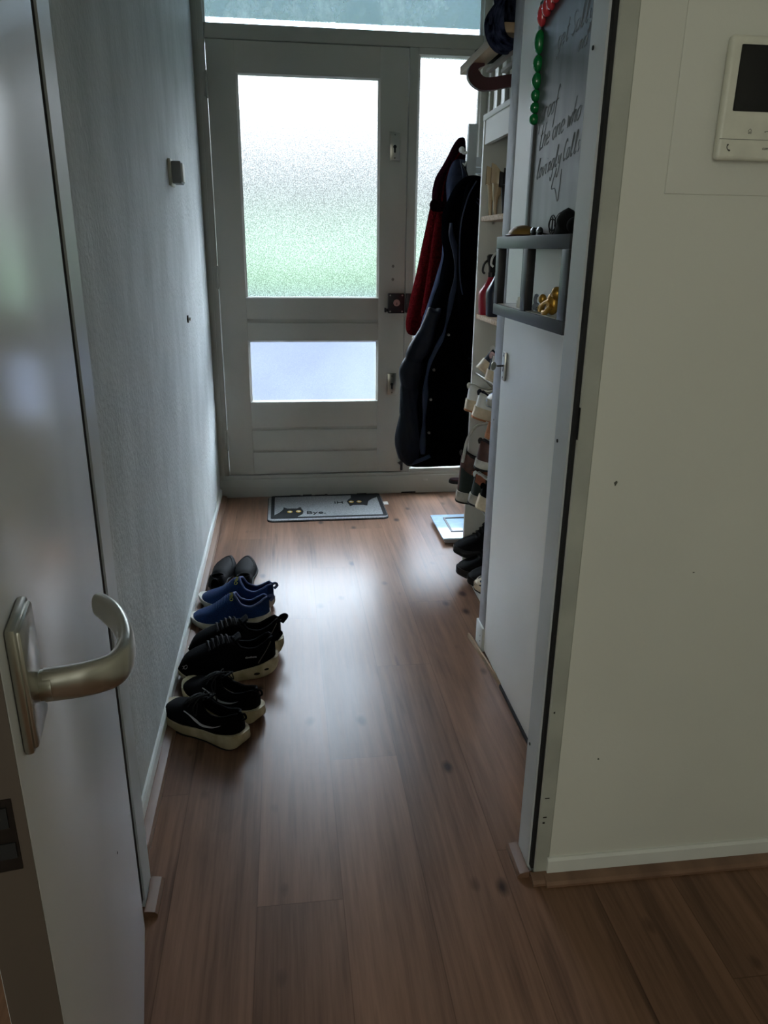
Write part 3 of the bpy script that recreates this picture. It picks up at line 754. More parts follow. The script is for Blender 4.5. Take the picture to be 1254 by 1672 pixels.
NY = 1.237
struct(MB().box(.609, 1.062, NY-.003, NY, 1.387, 1.66, .001), 'trim_cover_plate', 'paint_near_wall', 'painted rectangular cover plate behind the intercom')
t = thing('intercom', 'white video intercom with a black screen on the near right wall', 'intercom', (.76, NY-.003, 1.436))
NP = NY-.003
MB().box(.690, .87, NP-.012, NP+.002, 1.446, 1.596, .003).build('wall_bracket', 'plastic_grey', t)
MB().box(.673, .89, NP-.026, NP-.010, 1.436, 1.606, .006, seg=3).build('housing', 'plastic_ivory', t)
MB().box(.6885, .876, NP-.0268, NP-.0255, 1.5035, 1.5925, .0015).build('screen', 'screen_black', t)
MB().box(.674, .889, NP-.0263, NP-.0255, 1.4645, 1.4652).build('seam', 'ink_grey', t)
Y_ = NP-.0262
def flatpoly(pts, m, name):
    mb = MB(); mb.prism(pts, 0, .0003, lambda u, v, w: (u, Y_-w, v)); return mb.build(name, m, t, smooth=False)
# handset, home and key symbols, maker's word
mb = MB(); mb.tube(smooth_path([(.6895, Y_, 1.4575), (.6880, Y_, 1.4545), (.6895, Y_, 1.4505), (.6935, Y_, 1.4485)], 5), [.0012]*4+[.0007]*8+[.0012]*4, 8); mb.build('handset_symbol', 'ink_grey', t)
flatpoly([(.7205, 1.4775), (.7225, 1.4790), (.7225, 1.4735), (.7190, 1.4735), (.7190, 1.4775)], 'ink_grey', 'house_symbol') if False else None
mb = MB(); mb.tube([(.7195, Y_, 1.4735), (.7195, Y_, 1.4775), (.7220, Y_, 1.4800), (.7245, Y_, 1.4775), (.7245, Y_, 1.4735), (.7195, Y_, 1.4735)], .00035, 6); mb.tube([(.7212, Y_, 1.4735), (.7212, Y_, 1.4758), (.7232, Y_, 1.4758), (.7232, Y_, 1.4735)], .00035, 6); mb.build('house_symbol', 'ink_grey', t)
mb = MB(); mb.tube([(.7465, Y_, 1.4765), (.7540, Y_, 1.4775)], .0004, 6); mb.tube([(.754+.0016*math.cos(a), Y_, 1.4780+.0013*math.sin(a)) for a in [2*PI*k/12 for k in range(13)]], .0004, 6); mb.tube([(.7475, Y_, 1.4765), (.7475, Y_, 1.4750)], .0004, 6); mb.build('key_symbol', 'ink_grey', t)
mb = MB(); mb.text('comelit', .0062, .0002, Matrix.Translation((.7565, Y_, 1.4530)) @ Matrix.Rotation(PI/2, 4, 'X') @ Matrix.Scale(1.15, 4, (0, 1, 0))); mb.build('lettering', 'ink_dark', t, smooth=False)
# a few stains on the near wall
mb = MB()
for (x, z, rx, rz, ph) in ((.586, .902, .0028, .0045, 0), (.765, .718, .002, .0012, 1), (.62, .30, .002, .003, 2)):
    mb.prism([(x+rx*(1+.4*math.sin(3*a+ph))*math.cos(a), z+rz*(1+.3*math.sin(2*a+ph))*math.sin(a)) for a in [2*PI*k/14 for k in range(14)]], 0, .0003, lambda u, v, w: (u, NY-w, v))
mb.build('scuff_mark', 'ink_grey', bpy.data.objects['wall_near'], smooth=False)

# ================================================================== SHOE CABINET
SX, SY0, SY1, ST = .722, 2.290, 2.905, 1.728
sc = thing('shoe_cabinet', 'tall open white cabinet filled with shoes, beside the closet post', 'cabinet', (.86, 2.6, 0))
MB().box(SX, 1.0, SY1-.018, SY1, .0, ST, .001).build('side_panel', 'white_melamine', sc)
MB().box(SX, 1.0, SY0, SY0+.018, .0, ST, .001).build('side_panel', 'white_melamine', sc)
MB().box(.985, 1.0, SY0, SY1, .0, ST).build('back_panel', 'white_melamine', sc)
MB().box(SX-.002, 1.0, SY0, SY1, ST, ST+.018, .001).build('top_board', 'white_melamine', sc)
MB().box(SX+.003, SX+.019, SY0+.018, SY1-.018, ST-.078, ST).build('fascia', 'white_melamine', sc)
MB().box(SX+.001, .985, SY0+.018, SY1-.019, 0, .036, .001).build('bottom_board', 'white_melamine', sc)
S1, S2 = 1.412, 1.066
for z in (S1, S2):
    MB().box(SX+.004, .985, SY0+.018, SY1-.019, z-.017, z, .001).build('shelf', 'chipboard', sc)
    MB().cyl((SX+.05, SY1-.03, z-.022), (SX+.05, SY1-.018, z-.022), .004, 10).build('shelf_pin', 'metal_satin', sc)
for (xa, za, xb, zb) in ((.735, .842, .835, .752), (.735, .690, .935, .652), (.735, .345, .935, .322)):
    fr = MB(); ya, yb = SY0+.018, SY1-.018
    for x_, z_ in ((xa, za), (xb, zb)): fr.cyl((x_, ya, z_), (x_, yb, z_), .004, 10)
    for q in range(4): fr.cyl((xa, ya+.06+q*.15, za), (xb, ya+.06+q*.15, zb), .0025, 8)
    fr.build('wire_shelf', 'metal_satin', sc)

# bottles and pumps on the two boards
def bottle(label, m, y, x, rx, ry, h1, h2, neck, mcap, tall):
    t = thing('spray_bottle', label, 'bottle', (x, y, S2), 0)
    rings = []
    for z, k in ((0, .86), (.006, .92), (h1*.5, .97), (h1*.93, 1.0), (h1, .99), (h1+.008, .96), (h1+(h2-h1)*.5, .66), (h2, .30), (h2+.006, .27), (h2+neck, .27)):
        rings.append([(x+rx*k*math.copysign(abs(math.cos(a))**.7, math.cos(a)), y+ry*k*math.copysign(abs(math.sin(a))**.7, math.sin(a)), S2+.0005+z) for a in [2*PI*q/28 for q in range(28)]])
    mb = MB(); mb.loft(rings); mb.build('bottle_body', m, t, ang=40)
    zz = S2+h2+neck
    c = MB().cyl((x, y, zz), (x, y, zz+.016), .0125, 20); c.build('collar', 'plastic_white' if tall else mcap, t)
    c = MB(); c.loft([[(x+.03*s_, y-.009, zz+.016+h_), (x+.03*s_, y+.009, zz+.016+h_), (x-.02*s_, y+.009, zz+.016+h_), (x-.02*s_, y-.009, zz+.016+h_)] for s_, h_ in ((.45, 0), (.5, .02), (.9, .045), (.9, .058), (.6, .064))]); c.build('spray_head', mcap, t, ang=30)
    c = MB(); c.tube(smooth_path([(x-.016, y, zz+.06), (x-.03, y, zz+.045), (x-.034, y, zz+.022), (x-.026, y, zz+.012)]), .004, 8); c.build('trigger', 'plastic_white' if tall else mcap, t)
    return t
bottle('red plastic spray bottle with a black head on the lower chipboard shelf', 'bag_red', 2.853, .768, .044, .030, .075, .128, .008, 'lock_black', False)
bottle('dark navy spray bottle with a white collar on the lower chipboard shelf, nearest the post', 'bottle_dark', 2.775, .778, .046, .034, .085, .150, .012, 'bottle_dark', True)
# ================================================================== SHOES
class Shoe:
    """lofted shoe; local x runs heel (0) -> toe (L), z up"""
    def __init__(s, L, wt, top, base, opening, n=30, sq=2.6):
        """tables over t in 0..1: half width, crest height, upper's lower edge height, half opening (0 = closed)"""
        s.L = L; s.w = interp(*zip(*wt)); s.c = interp(*zip(*top)); s.b = interp(*zip(*base)); s.o = interp(*zip(*opening)); s.sq = sq; s.n = n
        s.lat = interp((0, .3, .6, 1), (0, .002, .0, -.004))
    def surf(s, t, v, off=0.0):
        """v in -1..1 from one lower edge over the top to the other; off pushes outward"""
        w = max(s.w(t), .0012); c = max(s.c(t), s.b(t)+.004); b = s.b(t); o = max(0, min(s.o(t), w*.9))
        sg = 1 if v >= 0 else -1; a = abs(v)                  # 0 top, 1 bottom
        e = 2/s.sq
        ph0 = math.asin((o/w)**(1/e)) if o > 0 else 0
        ph = ph0+(PI/2-ph0)*a
        y = w*math.sin(ph)**e; z = b+(c-b)*((math.cos(ph)/math.cos(ph0))**e if math.cos(ph) > 1e-6 else 0)
        return Vector((t*s.L, s.lat(t)+sg*(y+off*abs(math.sin(ph))), z+off*math.cos(ph)))
    def ts(s): return [.5-.5*math.cos(PI*(i/s.n)) for i in range(s.n+1)]
    def upper(s, k=10):
        rings = []
        for t in s.ts():
            q = [s.surf(t, 1-i/k) for i in range(k)]+[s.surf(t, 1e-9)]+[s.surf(t, -1e-9)]+[s.surf(t, -(i/k)) for i in range(1, k+1)]
            rings.append(q)
        mb = MB(); mb.loft(rings, True, True, True); 
        # take the lid faces off the opening
        dele = [f for f in mb.bm.faces if (lambda m: m[1] and s.o(m[0]) > .004)((f.calc_center_median().x/s.L, all(abs(v.co.z-s.c(v.co.x/s.L)) < .0009 for v in f.verts)))]
        bmesh.ops.delete(mb.bm, geom=dele, context='FACES'); return mb
    def rim(s, r, t0, t1, k=16):
        T = [t0+(t1-t0)*i/k for i in range(k+1)]
        p = [s.surf(t, 1e-9) for t in T]+[s.surf(t, -1e-9) for t in reversed(T)]
        mb = MB(); mb.tube(p, r, 8); return mb
    def sole(s, lo, hi, m, flare=0.0, n=34, wmul=None, x0=0, x1=0):
        """lo/hi: tables of bottom and top height; m extra half width"""
        lo = interp(*zip(*lo)); hi = interp(*zip(*hi)); rings = []
        for i in range(n+1):
            t = .5-.5*math.cos(PI*i/n); w = max(s.w(t)+m, .004); f_ = 1+flare*max(0, 1-t/.25)
            endt = (t-.5)*2
            xx = -x0+(s.L+x0+x1)*t; zl, zh = lo(t), hi(t); y0 = s.lat(t)
            rings.append([(xx, y0-w*.90*f_, zl+.001), (xx, y0-w*f_*1.02, zl+(zh-zl)*.25), (xx, y0-w*1.03, zl+(zh-zl)*.65), (xx, y0-w, zh), (xx, y0-w*.7, zh),
                          (xx, y0+w*.7, zh), (xx, y0+w, zh), (xx, y0+w*1.03, zl+(zh-zl)*.65), (xx, y0+w*f_*1.02, zl+(zh-zl)*.25), (xx, y0+w*.90*f_, zl+.001), (xx, y0, zl)])
        mb = MB(); mb.loft(rings); return mb
    def ribbon(s, pts, off=.0012):
        """pts: list of (t, v_low, v_high) -> strip lying on the side"""
        mb = MB(); rows = [[s.surf(t, v0+(v1-v0)*q/4, off) for q in range(5)] for t, v0, v1 in pts]
        mb.loft(rows, closed=False); return mb
    def laces(s, t0, t1, n, r=.0022, vmax=.30, lift=.003):
        mb = MB()
        for i in range(n):
            t = t0+(t1-t0)*i/max(1, n-1); dt = (t1-t0)/max(1, n)*.45
            for sg in (1, -1):
                mb.tube([s.surf(t-dt*sg*a/2, vmax*a, lift+.001*sg) for a in (-1, -.6, -.2, .2, .6, 1)], r, 6)
        return mb

def place(loc, ang, tilt=0.0, roll=0.0):
    return Matrix.Translation(loc) @ Matrix.Rotation(ang, 4, 'Z') @ Matrix.Rotation(tilt, 4, 'Y') @ Matrix.Rotation(roll, 4, 'X')
def shoe_thing(label, cat, group, m, name='sneaker'):
    return thing(name, label, cat, group=group, mtx=m)
def B(mb, name, m, root, mtx=None, **k):
    if mtx is not None: mb.bm.transform(mtx)
    return mb.build(name, m, root, world=False, ang=k.pop('ang', 45), **k)

OUT_SNK = [(0, .010), (.03, .024), (.10, .034), (.22, .038), (.36, .036), (.50, .040), (.66, .049), (.78, .050), (.89, .042), (.96, .026), (1, .008)]

# --- running shoe with a thick cream sole, white curved flash (nearest pair)
def runner(label, group, m, flash=True, k=1.0, side=1):
    top = [(0, .098), (.05, .101), (.12, .093), (.25, .082), (.38, .086), (.47, .108), (.56, .104), (.68, .084), (.80, .066), (.92, .056), (1, .036)]
    base = [(0, .040), (.2, .034), (.5, .028), (.75, .026), (.9, .034), (1, .030)]
    op = [(0, 0), (.025, .004), (.06, .016), (.14, .023), (.3, .025), (.40, .020), (.455, .008), (.475, 0), (1, 0)]
    s = Shoe(.285, OUT_SNK, top, base, op)
    r = shoe_thing(label, 'shoe', group, m, 'running_shoe')
    B(s.upper(), 'upper', 'mesh_black', r)
    B(s.sole([(0, .022), (.05, .008), (.16, 0), (.6, 0), (.75, .003), (.88, .014), (1, .036)], [(0, .050), (.10, .047), (.3, .038), (.6, .033), (.8, .036), (.92, .046), (1, .052)], .003, .13, x0=.012), 'sole', 'foam_cream', r)
    B(s.sole([(0, .019), (.05, .005), (.16, -.001), (.6, -.001), (.75, .001), (.88, .011), (1, .033)], [(0, .024), (.05, .010), (.16, .003), (.6, .003), (.75, .006), (.88, .017), (1, .038)], .0015, .12, x0=.010), 'outsole', 'outsole_black', r)
    B(s.rim(.0042, .03, .47), 'collar', 'knit_black', r)
    tg = MB(); rows = []
    for i in range(7):
        f_ = i/6; x = .285*(.50-.13*f_); z = .098+.028*f_; w = .019-.003*abs(f_-.5)
        rows.append([(x-.004*math.cos(q*1.2), w*math.sin(q*1.2)*1.05, z) for q in (-1, -.5, 0, .5, 1)])
    tg.loft(rows, closed=False); B(tg, 'tongue', 'mesh_black', r, solid=.004)
    B(s.laces(.50, .66, 5), 'laces', 'lace_black', r)
    lo = MB()
    for sg in (1, -1):
        lo.tube(smooth_path([s.surf(.50, .05*sg, .005), s.surf(.47, .5*sg, .016), s.surf(.44, .62*sg, .010), s.surf(.47, .3*sg, .006)], 6), .0018, 6)
        lo.tube(smooth_path([s.surf(.50, 0, .006), s.surf(.52, .25*sg, .014), s.surf(.56, .5*sg, .008)], 6), .0016, 6)
    B(lo, 'lace_bow', 'lace_black', r)
    if flash:
        for sd in (1, -1):
            pts = []
            for i in range(15):
                f_ = i/14; t = .15+.46*f_                     # thin tail rising forward, thick hooked front
                vc = .50+.30*math.sin(min(1, f_*1.25)*PI*.62)-.42*max(0, f_-.72)**1.2*2.2
                th = .10*math.sin(min(1, f_*1.15+.02)*PI*.9)+.008
                pts.append((t, sd*(vc-th*.5), sd*(vc+th*.5)))
            B(s.ribbon(pts, .0016), 'side_flash', 'reflective_white', r)
    pl = MB(); pl.tube(smooth_path([s.surf(.0, .0, .004), Vector((-.012, 0, .106)), Vector((-.016, 0, .095)), Vector((-.004, 0, .085))], 5), .003, 8); B(pl, 'heel_tab', 'knit_black', r)
    return r
def ang(dx, dy): return math.atan2(dy, dx)
g = 'black running shoes with cream soles nearest the camera'
runner('front black running shoe of the nearest pair, pale curved flash on its side', g, place((-.150, 1.772, 0), ang(-.80, .60)))
runner('black running shoe half hidden behind the one with the visible pale flash', g, place((-.110, 1.884, 0), ang(-.80, .60)))

# --- big black shoe with holes in a cream sole
def cloudy(label, group, m, words=True):
    wt = [(a, b*1.10) for a, b in OUT_SNK]
    top = [(0, .120), (.05, .126), (.12, .114), (.24, .100), (.36, .108), (.44, .136), (.54, .140), (.66, .124), (.80, .108), (.91, .090), (1, .050)]
    base = [(0, .050), (.15, .044), (.5, .032), (.75, .030), (.9, .036), (1, .034)]
    op = [(0, 0), (.025, .004), (.06, .018), (.14, .025), (.28, .026), (.38, .020), (.43, .008), (.45, 0), (1, 0)]
    s = Shoe(.305, wt, top, base, op, sq=2.8)
    r = shoe_thing(label, 'shoe', group, m, 'running_shoe')
    B(s.upper(), 'upper', 'knit_black', r)
    so = B(s.sole([(0, .034), (.06, .016), (.18, .003), (.3, 0), (.7, 0), (.82, .006), (.92, .018), (1, .040)], [(0, .062), (.08, .060), (.2, .050), (.5, .036), (.75, .034), (.88, .038), (1, .050)], .004, .06, x0=.008), 'sole', 'foam_cream', r)
    for t, z, rx in ((.13, .032, .012), (.22, .022, .010), (.50, .015, .007), (.58, .014, .007), (.66, .014, .006), (.74, .016, .006)):
        ho = MB(); ho.ell((t*.305, s.lat(t)+(s.w(t)+.004)*1.02, z), rx, .0026, .0048, 14, 8); B(ho, 'sole_hole', 'hole_brown', so)
    B(s.rim(.0050, .03, .44), 'collar', 'mesh_black', r)
    tg = MB(); rows = []
    for i in range(7):
        f_ = i/6; x = .305*(.47-.10*f_); z = .122+.022*f_; w = .021
        rows.append([(x-.004*math.cos(q*1.2), w*math.sin(q*1.2)*1.05, z) for q in (-1, -.5, 0, .5, 1)])
    tg.loft(rows, closed=False); B(tg, 'tongue', 'mesh_black', r, solid=.005)
    B(s.laces(.49, .68, 5, .0024), 'laces', 'lace_black', r)
    for sd in (1, -1):
        B(s.ribbon([(.05+.15*f_, sd*(.22+.62*f_), sd*(.22+.62*f_+.06+.02*f_)) for f_ in [i/8 for i in range(9)]], .0014), 'heel_stripe', 'reflective_grey', r)
    pl = MB(); pl.tube(smooth_path([Vector((.006, 0, .122)), Vector((-.010, 0, .133)), Vector((-.020, 0, .128)), Vector((-.004, 0, .108))], 5), .0035, 8, flat=2.2); B(pl, 'heel_tab', 'mesh_black', r)
    if words:
        def fr(t, v, sd):
            p = s.surf(t, v*sd, .0018); tx = (s.surf(t-.02, v*sd, .0018)-s.surf(t+.02, v*sd, .0018))*(1 if sd > 0 else 1); up = s.surf(t, (v-.08)*sd, .0018)-p
            tx.normalize(); up = (up-tx*up.dot(tx)).normalized(); nn = tx.cross(up); return p, tx, up, nn
        for sd, sgn in ((1, 1), (-1, -1)):
            p, tx, up, nn = fr(.27, .52, sd)
            if sd < 0: tx = -tx; nn = tx.cross(up)
            mt = Matrix(((tx.x, up.x, nn.x, p.x), (tx.y, up.y, nn.y, p.y), (tx.z, up.z, nn.z, p.z), (0, 0, 0, 1)))
            mb = MB(); mb.text('cloudnova', .0085, .0004, mt); B(mb, 'side_lettering', 'reflective_white', r, smooth=False)
        p = s.surf(.925, .58, .0015)
        lg = MB(); lg.tube([s.surf(.925+.016*math.cos(a), .58+.09*math.sin(a), .0015) for a in [2*PI*k/20 for k in range(21)]], .0007, 6)
        lg.tube([s.surf(.955+.012*math.cos(a), .50+.09*math.sin(a), .0015) for a in [PI*.5+PI*k/12 for k in range(13)]], .0007, 6); B(lg, 'toe_emblem', 'reflective_white', r)
    return r
g = 'large black shoes with holed cream soles'
cloudy('large black shoe with oval holes along its cream sole, by the left wall', g, place((-.064, 2.165, 0), ang(-.985, -.17)))
cloudy('large black shoe with a pull tab, half hidden behind the one with holed cream sole', g, place((-.046, 2.282, 0), ang(-.985, -.15)), False)

# --- blue knitted slip-ons
def slipon(label, group, m):
    wt = [(a, b*1.02) for a, b in OUT_SNK]
    top = [(0, .094), (.05, .099), (.12, .088), (.24, .074), (.35, .084), (.44, .120), (.50, .116), (.62, .090), (.76, .066), (.90, .052), (1, .034)]
    base = [(0, .034), (.2, .030), (.5, .022), (.8, .020), (1, .030)]
    op = [(0, 0), (.025, .005), (.06, .017), (.14, .025), (.28, .027), (.37, .024), (.425, .017), (.445, 0), (1, 0)]
    s = Shoe(.285, wt, top, base, op, sq=2.5)
    r = shoe_thing(label, 'shoe', group, m, 'slip_on_shoe')
    B(s.upper(), 'upper', 'knit_blue', r)
    so = B(s.sole([(0, .018), (.06, .006), (.16, 0), (.7, 0), (.85, .006), (1, .028)], [(0, .042), (.1, .038), (.3, .032), (.7, .027), (.88, .034), (1, .048)], .003, .05, x0=.004), 'sole', 'foam_white', r)
    cap = s.ribbon([(t, -.78, -1.0) for t in (.9, .94, .97, .99, .998)], .003); B(cap, 'toe_cap', 'foam_white', r)
    B(s.rim(.0036, .03, .44), 'collar', 'rim_blue', r)
    pl = MB(); pl.tube(smooth_path([Vector((.004, 0, .096)), Vector((-.010, 0, .100)), Vector((-.015, 0, .090)), Vector((-.004, 0, .078))], 5), .0022, 8, flat=2.5); B(pl, 'heel_tab', 'rim_blue', r)
    rib = MB()
    for i in range(9):
        t = .50+.02*i; rib.tube([s.surf(t, v, .0008) for v in (-.34, -.2, -.07, .07, .2, .34)], .0012, 6)
    B(rib, 'instep_ribbing', 'knit_blue', r)
    t0 = .474
    p = s.surf(t0, .25, .0028); tx = (s.surf(t0, .40, .0025)-s.surf(t0, .10, .0025)).normalized(); up = (s.surf(t0-.02, .25, .0025)-s.surf(t0+.02, .25, .0025)); up = (up-tx*up.dot(tx)).normalized(); nn = tx.cross(up)
    mt = Matrix(((tx.x, up.x, nn.x, p.x), (tx.y, up.y, nn.y, p.y), (tx.z, up.z, nn.z, p.z), (0, 0, 0, 1)))
    mb = MB(); mb.text('PRO', .018, .0006, mt); mb2 = mb
    B(mb2, 'instep_lettering', 'letters_yellow', r, smooth=False)
    return r
g = 'blue knitted slip-on shoes by the left wall'
slipon('blue knitted slip-on shoe in front of its twin, touching the skirting on the left', g, place((-.088, 2.512, 0), ang(-.995, -.07)))
slipon('blue knitted slip-on shoe behind its twin, next to the black loafers', g, place((-.075, 2.618, 0), ang(-.985, .16)))

# --- black loafers, toes pointing to the front door
def loafer(label, group, m, sg):
    wt = [(0, .016), (.04, .028), (.12, .034), (.3, .036), (.5, .044), (.60, .047), (.72, .041), (.84, .029), (.94, .014), (1, .003)]
    top = [(0, .056), (.06, .058), (.18, .046), (.28, .040), (.36, .046), (.5, .045), (.7, .042), (.88, .036), (1, .022)]
    base = [(0, .020), (.25, .016), (.4, .010), (1, .010)]
    op = [(0, 0), (.03, .006), (.07, .022), (.16, .026), (.21, .024), (.26, .016), (.29, 0), (1, 0)]
    s = Shoe(.325, wt, top, base, op, sq=2.3)
    r = shoe_thing(label, 'shoe', group, m, 'loafer')
    B(s.upper(), 'upper', 'leather_black', r)
    B(s.sole([(0, .016), (.28, .012), (.42, 0), (.8, 0), (1, .006)], [(0, .022), (.28, .018), (.42, .006), (.8, .006), (1, .012)], .0025), 'sole', 'outsole_black', r)
    h = MB(); h.loft([[(x, s.lat(.1)+w_*q, z) for x, q in ((-.002, -.5), (.0, .5), (.03, 1), (.062, 1), (.066, 0), (.062, -1), (.03, -1))] for z, w_ in ((0, .028), (.016, .030))]); B(h, 'heel', 'outsole_black', r)
    B(s.ribbon([(.30+.012*i, -.75, .75) for i in range(4)], .0022), 'strap', 'leather_black', r)
    mb = MB(); mb.tube([s.surf(.46+.38*(1-abs(v)**2/.36), v, .0012) for v in (-.55, -.45, -.3, -.15, 0, .15, .3, .45, .55)], .0012, 6); B(mb, 'apron_seam', 'leather_black', r)
    B(s.rim(.0018, .03, .28), 'collar', 'leather_black', r)
    return r
g = 'black loafers by the left wall'
loafer('black pointed loafer with its toe towards the front door, the one next to the skirting', g, place((-.307, 2.775, 0), ang(.12, .99)), 1)
loafer('black pointed loafer with its toe towards the front door, the one further from the skirting', g, place((-.195, 2.765, 0), ang(.0, 1)), -1)

# ------------------------------------------------------------------ shoes inside the cabinet
def trainer(label, m, up='leather_white', so='foam_tan', hp='leather_white', lace='plastic_white', lining='leather_white', hi=0.0, out='gum', group='shoes on the wire racks of the cabinet', stripe=None, toe=None, bump=0, kind='sneaker', L=.27, sole_h=.03, mid=None):
    top = [(0, .080+hi), (.05, .086+hi), (.12, .078+hi*.95), (.25, .070+hi*.9), (.36, .080+hi*.9), (.46, .104+hi*.6), (.55, .098+hi*.2), (.68, .078), (.82, .062), (.93, .050), (1, .032)]
    base = [(0, sole_h-.004), (.5, sole_h-.008), (1, sole_h-.004)]
    op = [(0, 0), (.025, .006), (.06, .018), (.14, .025), (.28, .026), (.37, .021), (.43, .009), (.455, 0), (1, 0)]
    s = Shoe(L, OUT_SNK, top, base, op, sq=2.8)
    r = shoe_thing(label, 'shoe', group, m, kind)
    B(s.upper(), 'upper', up, r)
    B(s.sole([(0, .002), (.1, 0), (.8, 0), (1, .012)], [(0, sole_h+.003), (.4, sole_h), (.8, sole_h-.002), (1, sole_h+.008)], .0035, .0, x0=.003), 'sole', so, r)
    B(s.sole([(0, -.004), (.1, -.005), (.8, -.005), (1, .007)], [(0, .005), (.1, .003), (.8, .003), (1, .014)], .0042, .0, x0=.0035), 'outsole', out, r)
    B(s.rim(.0042, .03, .45), 'collar', lining, r)
    # heel counter patch, both sides meeting at the back
    for sd in (1, -1):
        B(s.ribbon([(t, sd*.08, sd*.97) for t in (.004, .02, .05, .09, .13)], .0015), 'heel_counter', hp, r)
        if stripe: B(s.ribbon([(t, sd*(.50), sd*.78) for t in (.14, .25, .36, .47, .58)], .0015), 'side_stripe', stripe, r)
        if mid: B(s.ribbon([(t, sd*(.62), sd*.99) for t in (.004, .02, .06, .12, .2, .3, .4)], .0026), 'heel_wrap', mid, r)
    B(s.laces(.49, .68, 5, .0026), 'laces', lace, r)
    tg = MB(); rows = []
    for i in range(6):
        f_ = i/5; x = L*(.48-.14*f_); z = .095+hi*.6+.035*f_; w = .020
        rows.append([(x-.004*math.cos(q*1.2), w*math.sin(q*1.2)*1.05, z) for q in (-1, -.5, 0, .5, 1)])
    tg.loft(rows, closed=False); B(tg, 'tongue', lining, r, solid=.004)
    if toe: B(s.ribbon([(t, -1, 1) for t in (.86, .90, .94, .97, .99)], .002), 'toe_cap', toe, r)
    pl = MB(); pl.tube(smooth_path([Vector((.004, 0, .084+hi)), Vector((-.003, 0, .089+hi)), Vector((-.006, 0, .083+hi)), Vector((-.001, 0, .072+hi))], 5), .0018, 8, flat=3.0); B(pl, 'heel_tab', lining, r)
    return r
def rackpos(x, y, z, tilt=0, yaw=0.0, roll=0): return place((x, y, z), math.radians(yaw), math.radians(tilt), math.radians(roll))
g = 'sneakers on the top rack of the cabinet'
trainer('black and pale sneaker pitched steeply down on the top rack, left of the key', rackpos(.695, 2.70, .893, 38, -6), 'canvas_navy', 'foam_tan', 'canvas_navy', lining='leather_white', group=g, out='foam_tan', sole_h=.036)
trainer('dark sneaker with pale sole on the top rack, mostly behind the closet post', rackpos(.694, 2.57, .872, 12, -4), 'canvas_navy', 'foam_tan', 'leather_white', lining='pink_fabric', group=g, out='foam_tan')
g = 'white sneakers on the middle rack of the cabinet'
trainer('white leather sneaker with cream sole on the middle rack, against the side panel', rackpos(.690, 2.835, .708, 7, 0), group=g, out='suede_tan', sole_h=.040, hi=.012)
trainer('white leather sneaker with cream sole on the middle rack, with a dark lining', rackpos(.692, 2.725, .704, 14, -3), group=g, out='suede_tan', lining='canvas_navy', sole_h=.040, hi=.012)
trainer('pale blue and white sneaker on the middle rack, grey rubber toe towards the hall', place((.982, 2.605, .772), math.radians(180), math.radians(3)), 'denim_blue', 'foam_white', 'leather_white', group=g, toe='leather_white', out='plastic_grey')
g = 'boots and shoes on the lower rack of the cabinet'
trainer('tall brown boot with dark heel wrap and thick pale midsole, against the cabinet side panel', rackpos(.662, 2.80, .347, 4, -2), 'leather_brown', 'foam_white', 'leather_brown', 'lace_black', 'leather_dark', .115, 'outsole_black', g, mid='fabric_green', kind='hiking_boot', L=.29, sole_h=.040, stripe='leather_orange')
trainer('reddish brown boot lying on top of the lower rack beside the closet post', rackpos(.690, 2.64, .530, 9, -2), 'leather_brown', 'foam_white', 'leather_brown', 'lace_black', 'leather_dark', .02, 'outsole_black', g, kind='hiking_boot', L=.28)
trainer('green and orange hiking shoe with pale midsole under the reddish brown boot', rackpos(.682, 2.675, .378, 10, -2), 'fabric_green', 'foam_white', 'leather_orange', 'lace_black', 'leather_white', .035, 'outsole_black', g, mid='fabric_green', kind='hiking_shoe', L=.28, sole_h=.036)
trainer('black shoe with thick pale heel at the near end of the lower rack', rackpos(.686, 2.57, .398, 14, -2), 'mesh_black', 'foam_tan', 'mesh_black', 'lace_black', 'mesh_black', 0, 'foam_tan', g, sole_h=.044)
# tan sandal hanging between racks
t = thing('sandal', 'tan sandal with a pink lining and a pale strap below the white sneakers', 'shoe', mtx=rackpos(.712, 2.61, .650, 12, -4))
s = Shoe(.24, [(a, b*.9) for a, b in OUT_SNK], [(0, .062), (.1, .060), (.2, .045), (.5, .03), (.6, .046), (.8, .04), (1, .02)], [(0, .018), (1, .014)], [(0, 0), (.03, .006), (.08, .02), (.5, .027), (.57, .012), (.6, 0), (1, 0)])
B(s.upper(), 'upper', 'suede_tan', t); B(s.sole([(0, 0), (.8, 0), (1, .006)], [(0, .020), (1, .018)], .003), 'sole', 'suede_tan', t); B(s.rim(.003, .03, .58), 'binding', 'pink_fabric', t)
mb = MB(); mb.tube(smooth_path([(.02, .02, .055), (-.03, .035, .03), (-.05, .045, -.03), (-.045, .05, -.12)], 8), .0035, 8, flat=1.6); B(mb, 'ankle_strap', 'foam_white', t)
# burgundy slipper sole poking out
t = thing('slipper', 'dark burgundy slipper poking out of the cabinet beside the tall brown boot', 'shoe', mtx=rackpos(.640, 2.852, .405, 3, 0))
mb = MB()
ol = [(.235*(.5-.5*math.cos(PI*k/16)), .6*interp(*zip(*OUT_SNK))(.5-.5*math.cos(PI*k/16))) for k in range(17)]
out = [(x, y) for x, y in ol]+[(x, -y) for x, y in reversed(ol)][1:-1]
mb.prism(out, 0, .012); B(mb, 'sole', 'outsole_black', t)
mb = MB(); mb.prism([(x*.98+.003, y*.92) for x, y in out], .012, .017); B(mb, 'footbed', 'burgundy', t)
mb = MB(); mb.loft([[(x, .026*math.cos(a)*k_, .012+.03*math.sin(a)*k_) for a in [PI*q/10 for q in range(11)]] for x, k_ in ((.13, .95), (.16, 1), (.20, .85))], closed=False); B(mb, 'strap', 'burgundy', t, solid=.004)

